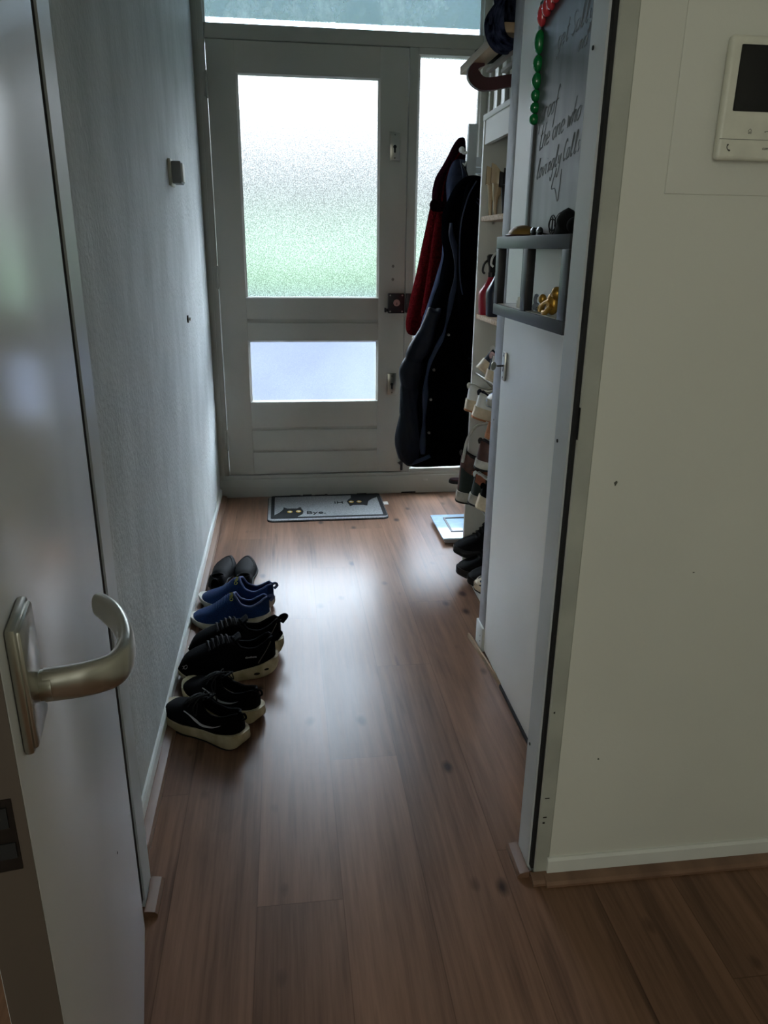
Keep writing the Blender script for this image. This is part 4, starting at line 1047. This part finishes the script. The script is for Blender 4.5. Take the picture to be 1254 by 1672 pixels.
# beige stiletto pumps and dark heels on the upper board
def pump(label, group, m, col, heel_w, heel_h, rise, kind='pump', heel_m=None):
    r = shoe_thing(label, 'shoe', group, m, kind)
    L_ = .20; H = heel_h
    wt = [(0, .006), (.04, .018), (.12, .026), (.3, .026), (.6, .034), (.75, .036), (.9, .02), (1, .002)]
    ground = interp((0, .2, .5, .68, 1), (H, H*.93, H*.35, .004, .004))
    w = interp(*zip(*wt)); rim = interp((0, .05, .12, .2, .32, .55, .66, .75, 1), (rise, rise*.93, rise*.72, rise*.5, .026, .018, .03, .03, .012)); op = interp((0, .03, .1, .55, .64, .68, 1), (0, .010, .022, .026, .014, 0, 0))
    rings = []
    for i in range(25):
        t_ = .5-.5*math.cos(PI*i/24); ww = w(t_); oo = min(op(t_), ww*.92); z0 = ground(t_); h = rim(t_)
        q = []
        for a in range(9):
            f_ = a/8; ph0 = math.asin(oo/ww) if ww > 0 else 0; ph = PI/2+(ph0-PI/2)*f_
            q.append((t_*L_, ww*math.sin(ph), z0+h*math.cos(ph)/max(.05, math.cos(ph0))))
        rings.append([(x, y, z) for x, y, z in q]+[(x, -y, z) for x, y, z in reversed(q)])
    mb = MB(); mb.loft(rings, True, False, False)
    mb2 = MB(); mb2.loft([[(x, y, z) for x, y, z in r_] for r_ in rings], closed=False)
    bmesh.ops.delete(mb.bm, geom=[f for f in mb.bm.faces if all(abs(abs(v.co.y)-min(op(v.co.x/L_), w(v.co.x/L_)*.92)) < 4e-4 and v.co.z > ground(v.co.x/L_)+rim(v.co.x/L_)*.9 for v in f.verts) and 0.02 < f.calc_center_median().x/L_ < .66], context='FACES')
    mb2.bm.free()
    B(mb, 'upper', col, r, ang=60)
    mb = MB(); mb.loft([[(t_*L_, -w(t_)*.9, ground(t_)+.003), (t_*L_, w(t_)*.9, ground(t_)+.003)] for t_ in [i/16 for i in range(1, 16)]], closed=False); B(mb, 'insole', 'pump_lining', r)
    hs = []
    for f_ in [i/8 for i in range(9)]:
        z = f_*H*1.0; wv = heel_w+(.020-heel_w)*f_**3; d = heel_w*1.1+(.032-heel_w)*f_**3; xo = .006+.010*(1-f_)
        hs.append([(xo+d+d*math.cos(a), wv*math.sin(a), z+.001) for a in [2*PI*k/14 for k in range(14)]])
    mb = MB(); mb.loft(hs); B(mb, 'heel', heel_m or col, r, ang=60)
    return r
g = 'beige stiletto pumps on the upper board'
pump('beige stiletto pump on the upper chipboard shelf, the one further from the camera', g, place((.728, 2.850, S1), math.radians(-2)), 'patent_beige', .0055, .105, .062)
pump('beige stiletto pump on the upper chipboard shelf, the one nearer the camera', g, place((.730, 2.790, S1), math.radians(-4)), 'patent_beige', .0055, .105, .066)
g = 'dark block-heeled shoes on the upper board'
pump('dark shoe with a black block heel on the upper chipboard shelf, beside the beige pumps', g, place((.740, 2.715, S1), math.radians(-2)), 'leather_dark', .016, .090, .048, 'block_heel_shoe')
pump('dark block-heeled shoe on the upper chipboard shelf, half behind the closet post', g, place((.734, 2.64, S1), math.radians(-2)), 'leather_dark', .016, .092, .050, 'block_heel_shoe')

# heap of black shoes on the floor of the cabinet
def low(label, x, y, yaw, up='suede_black', so='outsole_black', lining='mesh_black', hi=.0, z=.006, tilt=0, roll=0, L=.27, toe=None, group='black shoes heaped on the floor under the cabinet'):
    return trainer(label, place((x, y, z), math.radians(yaw), math.radians(tilt), math.radians(roll)), up, so, up, 'lace_black', lining, hi, 'outsole_black', group, toe=toe, L=L)
g = 'black shoes heaped under the cabinet'
low('black boot at the back of the heap under the cabinet, next to the scale', .940, 2.835, 180, hi=.10, z=.10, group=g)
low('black shoe with pale piping in the middle of the heap under the cabinet', .938, 2.765, 181, lining='reflective_grey', hi=.045, z=.037, group=g)
low('black shoe with pale piping above the white plinth, nearest the hall', .962, 2.672, 182, lining='reflective_grey', hi=.03, z=.037, group=g)
low('navy sneaker with pale toe cap at the foot of the closet post', .972, 2.595, 180, 'canvas_navy', 'foam_tan', 'canvas_navy', toe='foam_tan', z=.037, group=g)
# ================================================================== DOOR MAT
dm = thing('door_mat', 'grey door mat with black border, two black cats and the words Hi and Bye', 'door mat', (.185, 3.755, 0))
def rrect(x0, x1, y0, y1, r, n=6):
    return [(cx+r*math.cos(a), cy+r*math.sin(a)) for cx, cy, a0 in ((x1-r, y0+r, -PI/2), (x1-r, y1-r, 0), (x0+r, y1-r, PI/2), (x0+r, y0+r, PI)) for a in [a0+PI/2*k/n for k in range(n+1)]]
mb = MB(); mb.prism(rrect(-.119, .497, 3.555, 3.957, .035), 0, .0035); mb.build('rubber_backing', 'outsole_black', dm)
mb = MB(); mb.prism(rrect(-.115, .493, 3.559, 3.953, .033), .0035, .0085, bev=.001); mb.build('pile', 'mat_grey', dm)
mb = MB(); o_ = rrect(-.101, .491, 3.585, 3.951, .012); i_ = rrect(-.083, .472, 3.604, 3.932, .006)
mb.loft([[(x, y, .0085) for x, y in o_], [(x, y, .0095) for x, y in o_], [(x, y, .0095) for x, y in i_], [(x, y, .0085) for x, y in i_]], True, False, False); mb.build('border', 'mat_black', dm, smooth=False)
c1 = [(-.092, 3.600), (-.081, 3.641), (-.061, 3.669), (-.044, 3.707), (-.037, 3.728), (-.036, 3.757), (-.016, 3.735), (.034, 3.733), (.052, 3.755), (.056, 3.727), (.066, 3.690), (.061, 3.650), (.050, 3.630), (.037, 3.614), (.033, 3.598)]
c2 = [(.480, 3.936), (.470, 3.889), (.441, 3.863), (.418, 3.825), (.404, 3.752), (.385, 3.765), (.332, 3.768), (.313, 3.748), (.308, 3.785), (.302, 3.824), (.312, 3.857), (.328, 3.880), (.332, 3.938)]
for poly, eyes, s_ in ((c1, ((-.004, 3.683), (.040, 3.686)), 1), (c2, ((.325, 3.816), (.367, 3.815)), -1)):
    mb = MB(); mb.prism(poly, .0086, .0098); ct = mb.build('cat_motif', 'mat_black', dm, smooth=False, label='black cat woven into the mat')
    for ex_, ey_ in eyes:
        mb = MB(); mb.prism([(ex_+.0135*math.cos(a), ey_+.017*math.sin(a)) for a in [2*PI*k/20 for k in range(20)]], .0098, .0102); e_ = mb.build('eye', 'mat_yellow', ct, smooth=False)
        mb = MB(); mb.prism([(ex_+s_*.002+.006*math.cos(a), ey_+.010*math.sin(a)) for a in [2*PI*k/16 for k in range(16)]], .0102, .0105); mb.prism([(ex_-s_*.006+.003*math.cos(a), ey_+s_*.004+.004*math.sin(a)) for a in [2*PI*k/12 for k in range(12)]], .0102, .0106)
        mb.build('pupil', 'mat_eye_white', ct, smooth=False)
def mattext(tx, x, y, size, rot, sx):
    mb = MB(); mb.text(tx, size, .0006, Matrix.Translation((x, y, .0092)) @ Matrix.Rotation(rot, 4, 'Z') @ Matrix.Scale(sx, 4, (1, 0, 0))); mb.build('lettering', 'mat_black', dm, smooth=False)
mattext('Bye.', .130, 3.662, .058, 0, 1.05); mattext('Hi', .257, 3.815, .052, PI, 1.05)
MB().box(.493, .522, 3.775, 3.825, .002, .0032).build('care_tag', 'tag_white', dm)

# ================================================================== BODY SCALE
bs = thing('bathroom_scale', 'flat glass bathroom scale on the floor beyond the shoe cabinet', 'scale', (.86, 3.34, 0), math.radians(-6))
MB().box(.708, 1.005, 3.190, 3.500, .004, .022, .003).build('scale_body', 'plastic_grey', bs); o = bs.children[-1]
MB().box(.698, 1.012, 3.182, 3.508, .022, .031, .002).build('glass_top', 'scale_glass', bs)
mb = MB(); mb.loft([[(x, y, z) for x, y in q] for q, z in ((rrect(.752, .96, 3.26, 3.46, .004), .031), (rrect(.752, .96, 3.26, 3.46, .004), .0345), (rrect(.762, .95, 3.272, 3.448, .004), .0345), (rrect(.762, .95, 3.272, 3.448, .004), .031))], True, False, False); mb.build('electrode_frame', 'lock_black', bs, smooth=False)
mb = MB()
for x in (.735, .975):
    for y in (3.21, 3.48): mb.cyl((x, y, 0), (x, y, .005), .012, 14)
mb.build('foot', 'rubber_black', bs)

# ================================================================== HAT SHELF
hs = thing('hat_shelf', 'slatted wooden hat shelf with curved dark brown bracket above the shoe cabinet', 'shelf', (.85, 2.55, 1.75))
MB().box(.612, .662, 2.285, 2.825, 1.853, 1.878, .002).build('front_board', 'wood_light', hs)
for x in (.705, .755, .805, .855, .905, .955):
    MB().box(x-.009, x+.009, 2.285, 2.80, 1.858, 1.870, .001).build('slat', 'slat_wood', hs)
# bracket: flat bar in the x-z plane
cent = smooth_path([(1.02, 1.795), (.92, 1.800), (.82, 1.811), (.74, 1.808), (.68, 1.797), (.645, 1.797), (.622, 1.812), (.617, 1.832), (.626, 1.846), (.650, 1.852)], 6)
hw = interp((0, .45, .7, .85, 1), (.017, .018, .021, .013, .006)); rings = []
for i, (x, z) in enumerate(cent):
    a_ = Vector((cent[min(i+1, len(cent)-1)][0]-cent[max(i-1, 0)][0], 0, cent[min(i+1, len(cent)-1)][1]-cent[max(i-1, 0)][1])).normalized(); n_ = Vector((-a_.z, 0, a_.x)); w_ = hw(i/(len(cent)-1))
    p = Vector((x, 2.65, z)); rings.append([p+n_*w_+Vector((0, -.011, 0)), p+n_*w_+Vector((0, .011, 0)), p-n_*w_+Vector((0, .011, 0)), p-n_*w_+Vector((0, -.011, 0))])
mb = MB(); mb.loft(rings); mb.build('bracket', 'wood_bracket', hs, ang=30)
MB().box(1.002, 1.02, 2.60, 2.70, 1.74, 1.86, .002).build('wall_block', 'wood_bracket', hs)

def blob(cx, cy, z0, rx, ry, h, seed, amp=.16, nz=14, na=40, lean=(0, 0)):
    rr = random.Random(seed); ph = [rr.uniform(0, 6.28) for _ in range(8)]; rings = []
    for i in range(nz+1):
        f_ = i/nz; k_ = math.sqrt(max(0.0, 1-(f_*1.0)**2.4))*(.82+.18*min(1, f_*5)) if f_ < 1 else .01
        rings.append([(cx+lean[0]*f_+rx*k_*math.cos(a)*(1+amp*math.sin(3*a+ph[0]+4*f_)+amp*.6*math.sin(5*a+ph[1]-6*f_)+amp*.3*math.sin(9*a+ph[4]+9*f_)),
                       cy+lean[1]*f_+ry*k_*math.sin(a)*(1+amp*math.sin(4*a+ph[2]+3*f_)+amp*.6*math.sin(6*a+ph[3]+5*f_)),
                       z0+h*f_*(1+.05*math.sin(2*a+ph[5]))) for a in [2*PI*k/na for k in range(na)]])
    mb = MB(); mb.loft(rings); return mb
sf = thing('scarf', 'dark blue patterned scarf heaped on the hat shelf', 'scarf', (.70, 2.44, 1.879))
blob(.715, 2.455, 1.879, .095, .17, .30, 4, .20, 20).build('folded_cloth', 'scarf_navy', sf, ang=80, subsurf=1)
mb = MB(); rows = []
for i in range(13):
    f_ = i/12; q = smooth_path([(.625, 0, 1.965), (.603, 0, 1.92), (.606, 0, 1.87), (.63, 0, 1.845), (.66, 0, 1.838)], 3)
    rows.append([(x+.006*math.sin(f_*9+j*.5), 2.272+.17*f_+.01*math.sin(j*.8), z-.01*math.sin(f_*PI)) for j, (x, y, z) in enumerate(q)])
mb.loft(rows, closed=False); mb.build('hanging_end', 'scarf_navy', sf, ang=80, solid=.004, subsurf=1)
for ch, y, z, sz in (('A', 2.335, 1.888, .045), ('O', 2.385, 1.905, .034)):
    mb = MB(); mb.text(ch, sz, .0015, Matrix.Translation((.5985, y, z)) @ Matrix.Rotation(-PI/2, 4, 'Z') @ Matrix.Rotation(PI/2, 4, 'X')); mb.build('printed_letter', 'jacket_grey', sf, smooth=False)
mb = MB(); mb.tube(smooth_path([(.628, 2.50, 1.93), (.606, 2.47, 1.90), (.603, 2.43, 1.872), (.612, 2.39, 1.847), (.64, 2.34, 1.84)], 6), .0022, 8); mb.build('cord', 'rubber_black', sf)
tag(blob(.69, 2.74, 1.879, .045, .055, .05, 9).build('cap', 'cloth_black', None, ang=80, subsurf=1), 'small black knitted cap at the far end of the hat shelf', 'cap')

# ================================================================== COAT RACK AND COATS
cr = thing('coat_rack', 'blue-grey coat rack board seen end-on, carrying the coats beside the sidelight', 'coat rack', (.84, 3.7, 1.56))
MB().box(.800, .838, 3.47, 3.495, 1.570, 1.800, .002).build('end_plate', 'steel_paint', cr)
MB().box(.803, .835, 3.495, 3.93, 1.575, 1.650, .002).build('rack_rail', 'steel_paint', cr)
for y in (3.55, 3.85): MB().box(.838, 1.02, y-.02, y+.02, 1.64, 1.68, .002).build('wall_arm', 'steel_paint', cr)
for y, dz in ((3.482, 0), (3.62, -.07), (3.74, -.07), (3.86, -.07)):
    mb = MB(); mb.tube(smooth_path([(.803, y, 1.690+dz), (.785, y, 1.688+dz), (.778, y, 1.695+dz)], 5), .006, 10); mb.ell((.776, y, 1.700+dz), .013, .013, .013, 16, 10); mb.tube(smooth_path([(.803, y, 1.655+dz), (.790, y, 1.640+dz), (.780, y, 1.645+dz)], 5), .006, 10); mb.build('hook', 'plastic_white', cr)

def garment(rows, y, depth, folds, seed, na=56, puff=0, pitch=.11, hem=0):
    """rows: (z, xl, xr, depth factor)"""
    zt = [r_[0] for r_ in rows][::-1]; xl = interp(zt, [r_[1] for r_ in rows][::-1]); xr = interp(zt, [r_[2] for r_ in rows][::-1]); df = interp(zt, [r_[3] for r_ in rows][::-1])
    z0, z1 = zt[0], zt[-1]; n = int((z1-z0)/.016); rr = random.Random(seed); ph = [rr.uniform(0, 6.28) for _ in range(8)]; rings = []
    for i in range(n+1):
        z = z0+(z1-z0)*i/n; a_, b_ = xl(z), xr(z); c_, h_ = (a_+b_)/2, (b_-a_)/2; d_ = depth*df(z); fz = 1-(z-z0)/(z1-z0)
        pf = puff*abs(math.sin(PI*(z-z0)/pitch))**.7*min(1, max(0, (1.02-z)/.15)+.35) if puff else 0
        ring = []
        for k in range(na):
            a = 2*PI*k/na
            w_ = 1+folds*fz*(math.sin(7*a+ph[0]+1.2*z)+.7*math.sin(11*a+ph[1]-2*z))*abs(math.sin(a))**.5+.015*math.sin(3*a+ph[2]+6*z)*abs(math.sin(a))
            cx_ = math.copysign(abs(math.cos(a))**.8, math.cos(a)); sy_ = math.copysign(abs(math.sin(a))**.8, math.sin(a))
            ring.append((c_+h_*cx_-(pf if cx_ < -.2 else pf*.3)*abs(cx_), y+d_*sy_*w_+pf*.6*(-1 if sy_ < 0 else 1)*abs(sy_), z+hem*fz**6*math.sin(a*1.0+ph[3])))
        rings.append(ring)
    mb = MB(); mb.loft(rings); return mb
# red teddy coat with maroon hood
rc = thing('hooded_coat', 'dark red fleece coat with a maroon hood, hanging furthest back by the sidelight', 'coat', (.72, 3.70, .9), group='coats on the rack')
garment([(1.60, .735, .80, .5), (1.49, .690, .805, .75), (1.40, .672, .81, .9), (1.315, .655, .82, 1), (1.177, .628, .83, 1), (1.036, .597, .83, 1), (.95, .584, .80, .95), (.915, .588, .72, .85), (.897, .602, .66, .5)], 3.70, .085, .04, 1).build('body', 'fleece_red', rc, ang=80, subsurf=1)
garment([(1.772, .800, .825, .3), (1.745, .780, .828, .7), (1.70, .758, .83, .9), (1.655, .733, .83, 1), (1.60, .700, .82, 1.05), (1.53, .688, .815, 1.05), (1.47, .692, .80, .8), (1.45, .71, .78, .4)], 3.66, .075, .05, 2).build('hood', 'fleece_maroon', rc, ang=80, subsurf=1)
mb = MB(); mb.ell((.690, 3.63, 1.485), .020, .020, .026, 16, 10); mb.build('pompom', 'fleece_maroon', rc, ang=80)
mb = MB(); mb.tube(smooth_path([(.79, 3.585, 1.70), (.75, 3.58, 1.64), (.725, 3.575, 1.58), (.715, 3.575, 1.50)], 6), .004, 8); mb.build('hood_binding', 'fleece_red', rc)
garment([(1.46, .70, .76, .5), (1.40, .690, .775, 1), (1.25, .672, .775, 1), (1.08, .650, .755, 1), (1.0, .640, .735, 1), (.975, .65, .72, .6)], 3.60, .045, .05, 5, na=32).build('sleeve', 'fleece_red', rc, ang=80, subsurf=1)
# grey jacket
gj = thing('jacket', 'blue-grey jacket hanging between the red coat and the black padded coat', 'jacket', (.75, 3.50, .9), group='coats on the rack')
garment([(1.668, .755, .800, .3), (1.64, .738, .806, .7), (1.57, .722, .815, 1), (1.48, .728, .82, 1), (1.38, .716, .82, 1), (1.28, .714, .82, 1), (1.18, .690, .82, 1), (1.06, .655, .82, 1), (.96, .625, .82, 1), (.90, .62, .80, .7)], 3.515, .055, .06, 3).build('body', 'jacket_grey', gj, ang=80, subsurf=1)
garment([(1.60, .735, .79, .6), (1.54, .722, .79, 1), (1.42, .722, .785, 1), (1.32, .730, .785, 1), (1.27, .735, .78, .7)], 3.462, .030, .10, 8, na=30).build('sleeve', 'jacket_grey', gj, ang=80, subsurf=1)
mb = MB(); mb.tube(smooth_path([(.765, 3.452, 1.66), (.775, 3.432, 1.60), (.782, 3.430, 1.52), (.79, 3.43, 1.46)], 6), .0035, 8); mb.build('piping', 'coat_lining', gj)
# long black padded coat
bc = thing('padded_coat', 'long black padded coat hanging nearest the camera, almost down to the floor', 'coat', (.75, 3.35, .32), group='coats on the rack')
BL = [(1.590, .780, .815, .3), (1.572, .752, .85, .6), (1.540, .725, .88, .85), (1.508, .706, .90, 1), (1.472, .690, .90, 1), (1.436, .680, .90, 1), (1.376, .676, .90, 1), (1.277, .690, .90, 1), (1.19, .680, .90, 1), (1.113, .659, .90, 1), (.956, .606, .91, 1), (.876, .570, .92, 1), (.822, .545, .92, 1), (.74, .532, .92, 1), (.657, .530, .92, 1), (.544, .528, .92, 1), (.457, .526, .92, 1), (.385, .532, .92, .97), (.350, .54, .92, .9)]
garment(BL, 3.34, .095, .03, 6, na=72, puff=.014, pitch=.115, hem=.012).build('body', 'coat_black', bc, ang=80, subsurf=1)
xlB = interp([r_[0] for r_ in BL][::-1], [r_[1] for r_ in BL][::-1])
# open front edge: navy padded facing and placket along the left
rings = []
for i in range(70):
    f_ = i/69; z = .375+.68*f_; w_ = (.046 if z < .95 else .046-.09*(z-.95))*(1-.25*f_); w_ = max(.014, w_); pf = (.010+.008*math.sin(z*17))*abs(math.sin(PI*(z-.375)/.16+.9*math.sin(z*8)))**.6*(1 if z < .98 else .3)
    x = xlB(z)+w_*.55-.012; rings.append([(x+(w_+pf)*math.cos(a), 3.282+(.030+pf)*math.sin(a)+.004*math.sin(9*a+z*40)*(1-f_), z+.012*math.cos(a*2)) for a in [2*PI*k/26 for k in range(26)]])
mb = MB(); mb.loft(rings); mb.build('front_facing', 'coat_navy_shell', bc, ang=80, subsurf=1)
rings = []
for i in range(60):
    f_ = i/59; z = .42+.98*f_; w_ = .010+.004*math.sin(z*30); x = xlB(z)+(.075 if z < .95 else max(.018, .075-.14*(z-.95)))
    rings.append([(x+w_*math.cos(a), 3.250+.008*math.sin(a)+.012*max(0, f_-.3), z) for a in [2*PI*k/12 for k in range(12)]])
mb = MB(); mb.loft(rings); mb.build('placket', 'coat_lining', bc, ang=80)
for z in (.52, .67, .80, .95):
    x = xlB(z)+(.075 if z < .95 else .07); mb = MB(); mb.cyl((x+.024, 3.246, z), (x+.024, 3.236, z), .006, 14); mb.build('snap_button', 'screw_metal', bc)
garment([(1.575, .775, .86, .4), (1.54, .745, .885, .8), (1.48, .735, .895, 1), (1.36, .720, .895, 1), (1.22, .722, .895, 1), (1.08, .728, .89, 1), (.95, .735, .885, 1), (.90, .745, .88, .8), (.88, .76, .865, .5)], 3.225, .060, .02, 7, na=48, puff=.006, pitch=.10).build('sleeve', 'coat_black', bc, ang=80, subsurf=1)
mb = MB(); mb.tube(smooth_path([(.772, 3.172, 1.555), (.742, 3.170, 1.50), (.716, 3.168, 1.40), (.714, 3.168, 1.28), (.722, 3.168, 1.18), (.735, 3.168, 1.12)], 6), .0028, 8); mb.build('sleeve_seam', 'coat_lining', bc)
mb = MB()
mb.tube(smooth_path([(.775, 3.160, 1.490), (.790, 3.158, 1.482), (.808, 3.160, 1.492)], 5), .0022, 6); mb.tube(smooth_path([(.772, 3.160, 1.478), (.790, 3.157, 1.462), (.810, 3.160, 1.478)], 5), .0022, 6); mb.tube([(.790, 3.157, 1.482), (.789, 3.157, 1.462)], .0022, 6)
mb.build('sleeve_emblem', 'jacket_grey', bc)
mb = MB(); mb.tube(smooth_path([(.80, 3.42, 1.575), (.785, 3.44, 1.62), (.775, 3.47, 1.645)], 5), .0035, 8); mb.build('hanging_loop', 'cloth_black', bc)
mb = MB(); mb.tube(smooth_path([(.545, 3.262, .372), (.575, 3.248, .385), (.61, 3.243, .40), (.635, 3.243, .412)], 5), .009, 10); mb.build('hem_fold', 'coat_lining', bc)
# ================================================================== OUTSIDE, LIGHT, CAMERA
struct(MB().box(-9, 9, 4.08, 5.36, -.2, -.02), 'trim_gallery_floor', 'paving', 'access gallery floor outside the front door')
mb = MB()
for k in range(-4, 5): mb.box(.93+1.5*k-1.494, .93+1.5*k, 5.36, 5.44, -.2, .975, .004)
struct(mb, 'trim_gallery_parapet', 'parapet', 'pale gallery parapet outside, seen blurred through the lower frosted pane')
struct(MB().box(-9, 9, 4.07, 5.95, 2.70, 2.9), 'trim_gallery_soffit', 'render_soffit')
struct(MB().box(-9, 9, 5.5, 40, -3.2, -3.1), 'trim_outside_ground', 'foliage')
hd = MB()
rnd = random.Random(5)
for i in range(60):
    x = -7+14*i/59+rnd.uniform(-.2, .2); z = rnd.uniform(.4, 1.0); hd.ell((x, 14.6+rnd.uniform(-.4, .4), z), rnd.uniform(.5, .8), .6, rnd.uniform(.45, .7), 12, 8)
hd.box(-7, 7, 14.2, 15, -3.1, .9)
tag(hd.build('hedge', 'foliage'), 'blurred green planting outside, seen low through the frosted upper pane of the front door', 'hedge', kind='stuff')

w = bpy.data.worlds.new('World'); bpy.context.scene.world = w; w.use_nodes = True
N, L = w.node_tree.nodes, w.node_tree.links
bg = N['Background']
tc = N.new('ShaderNodeTexCoord'); sp = N.new('ShaderNodeSeparateXYZ'); L.new(tc.outputs['Generated'], sp.inputs[0])
r = N.new('ShaderNodeValToRGB'); e = r.color_ramp.elements
e[0].position = 0; e[0].color = (.018, .02, .021, 1)
e[1].position = .60; e[1].color = (.70, .85, 1, 1)
for p_, c_ in ((.02, (.013, .0145, .015)), (.07, (.018, .020, .021)), (.16, (.080, .088, .093)), (.36, (.68, .79, .90))):
    x = e.new(p_); x.color = (*c_, 1)
L.new(sp.outputs['Z'], r.inputs['Fac']); L.new(r.outputs['Color'], bg.inputs['Color'])
bg.inputs['Strength'].default_value = SKY

def area(name, loc, rot, sx, sy, p, col):
    l = bpy.data.lights.new(name, 'AREA'); l.shape = 'RECTANGLE'; l.size = sx; l.size_y = sy; l.energy = p; l.color = col
    o = bpy.data.objects.new(name, l); C.objects.link(o); o.location = loc; o.rotation_euler = rot; return o
# daylight from the room's own window behind the camera
area('room_window_light', (-1.1, -2.5, 1.55), (math.radians(90), 0, 0), 1.0, 1.3, ROOM, (.97, 1.0, .90))

cam = bpy.data.cameras.new('Camera'); co = bpy.data.objects.new('Camera', cam); C.objects.link(co)
yaw, pit, rol, F = 0.131065401, 0.338375391, 0.0125626974, 1225.7614
r0 = Vector((math.cos(yaw), -math.sin(yaw), 0)); f0 = Vector((math.sin(yaw), math.cos(yaw), 0)); u0 = Vector((0, 0, 1))
f = math.cos(pit)*f0-math.sin(pit)*u0; up = math.cos(pit)*u0+math.sin(pit)*f0
rt = math.cos(rol)*r0+math.sin(rol)*up; up2 = -math.sin(rol)*r0+math.cos(rol)*up
co.matrix_world = Matrix(((rt.x, up2.x, -f.x, 0), (rt.y, up2.y, -f.y, 0), (rt.z, up2.z, -f.z, 1.3), (0, 0, 0, 1)))
cam.sensor_fit = 'HORIZONTAL'; cam.sensor_width = 36; cam.lens = 36*F/1254; cam.clip_start = .02
s = bpy.context.scene; s.camera = co
s.view_settings.view_transform = 'Standard'; s.view_settings.look = 'None'; s.view_settings.gamma = 1
s.view_settings.use_curve_mapping = False; s.view_settings.exposure = EXPO
s.cycles.max_bounces = 12; s.cycles.diffuse_bounces = 6; s.cycles.glossy_bounces = 4; s.cycles.transmission_bounces = 8
s.cycles.caustics_refractive = True; s.cycles.caustics_reflective = False
s.cycles.sample_clamp_indirect = 12; s.cycles.use_denoising = True
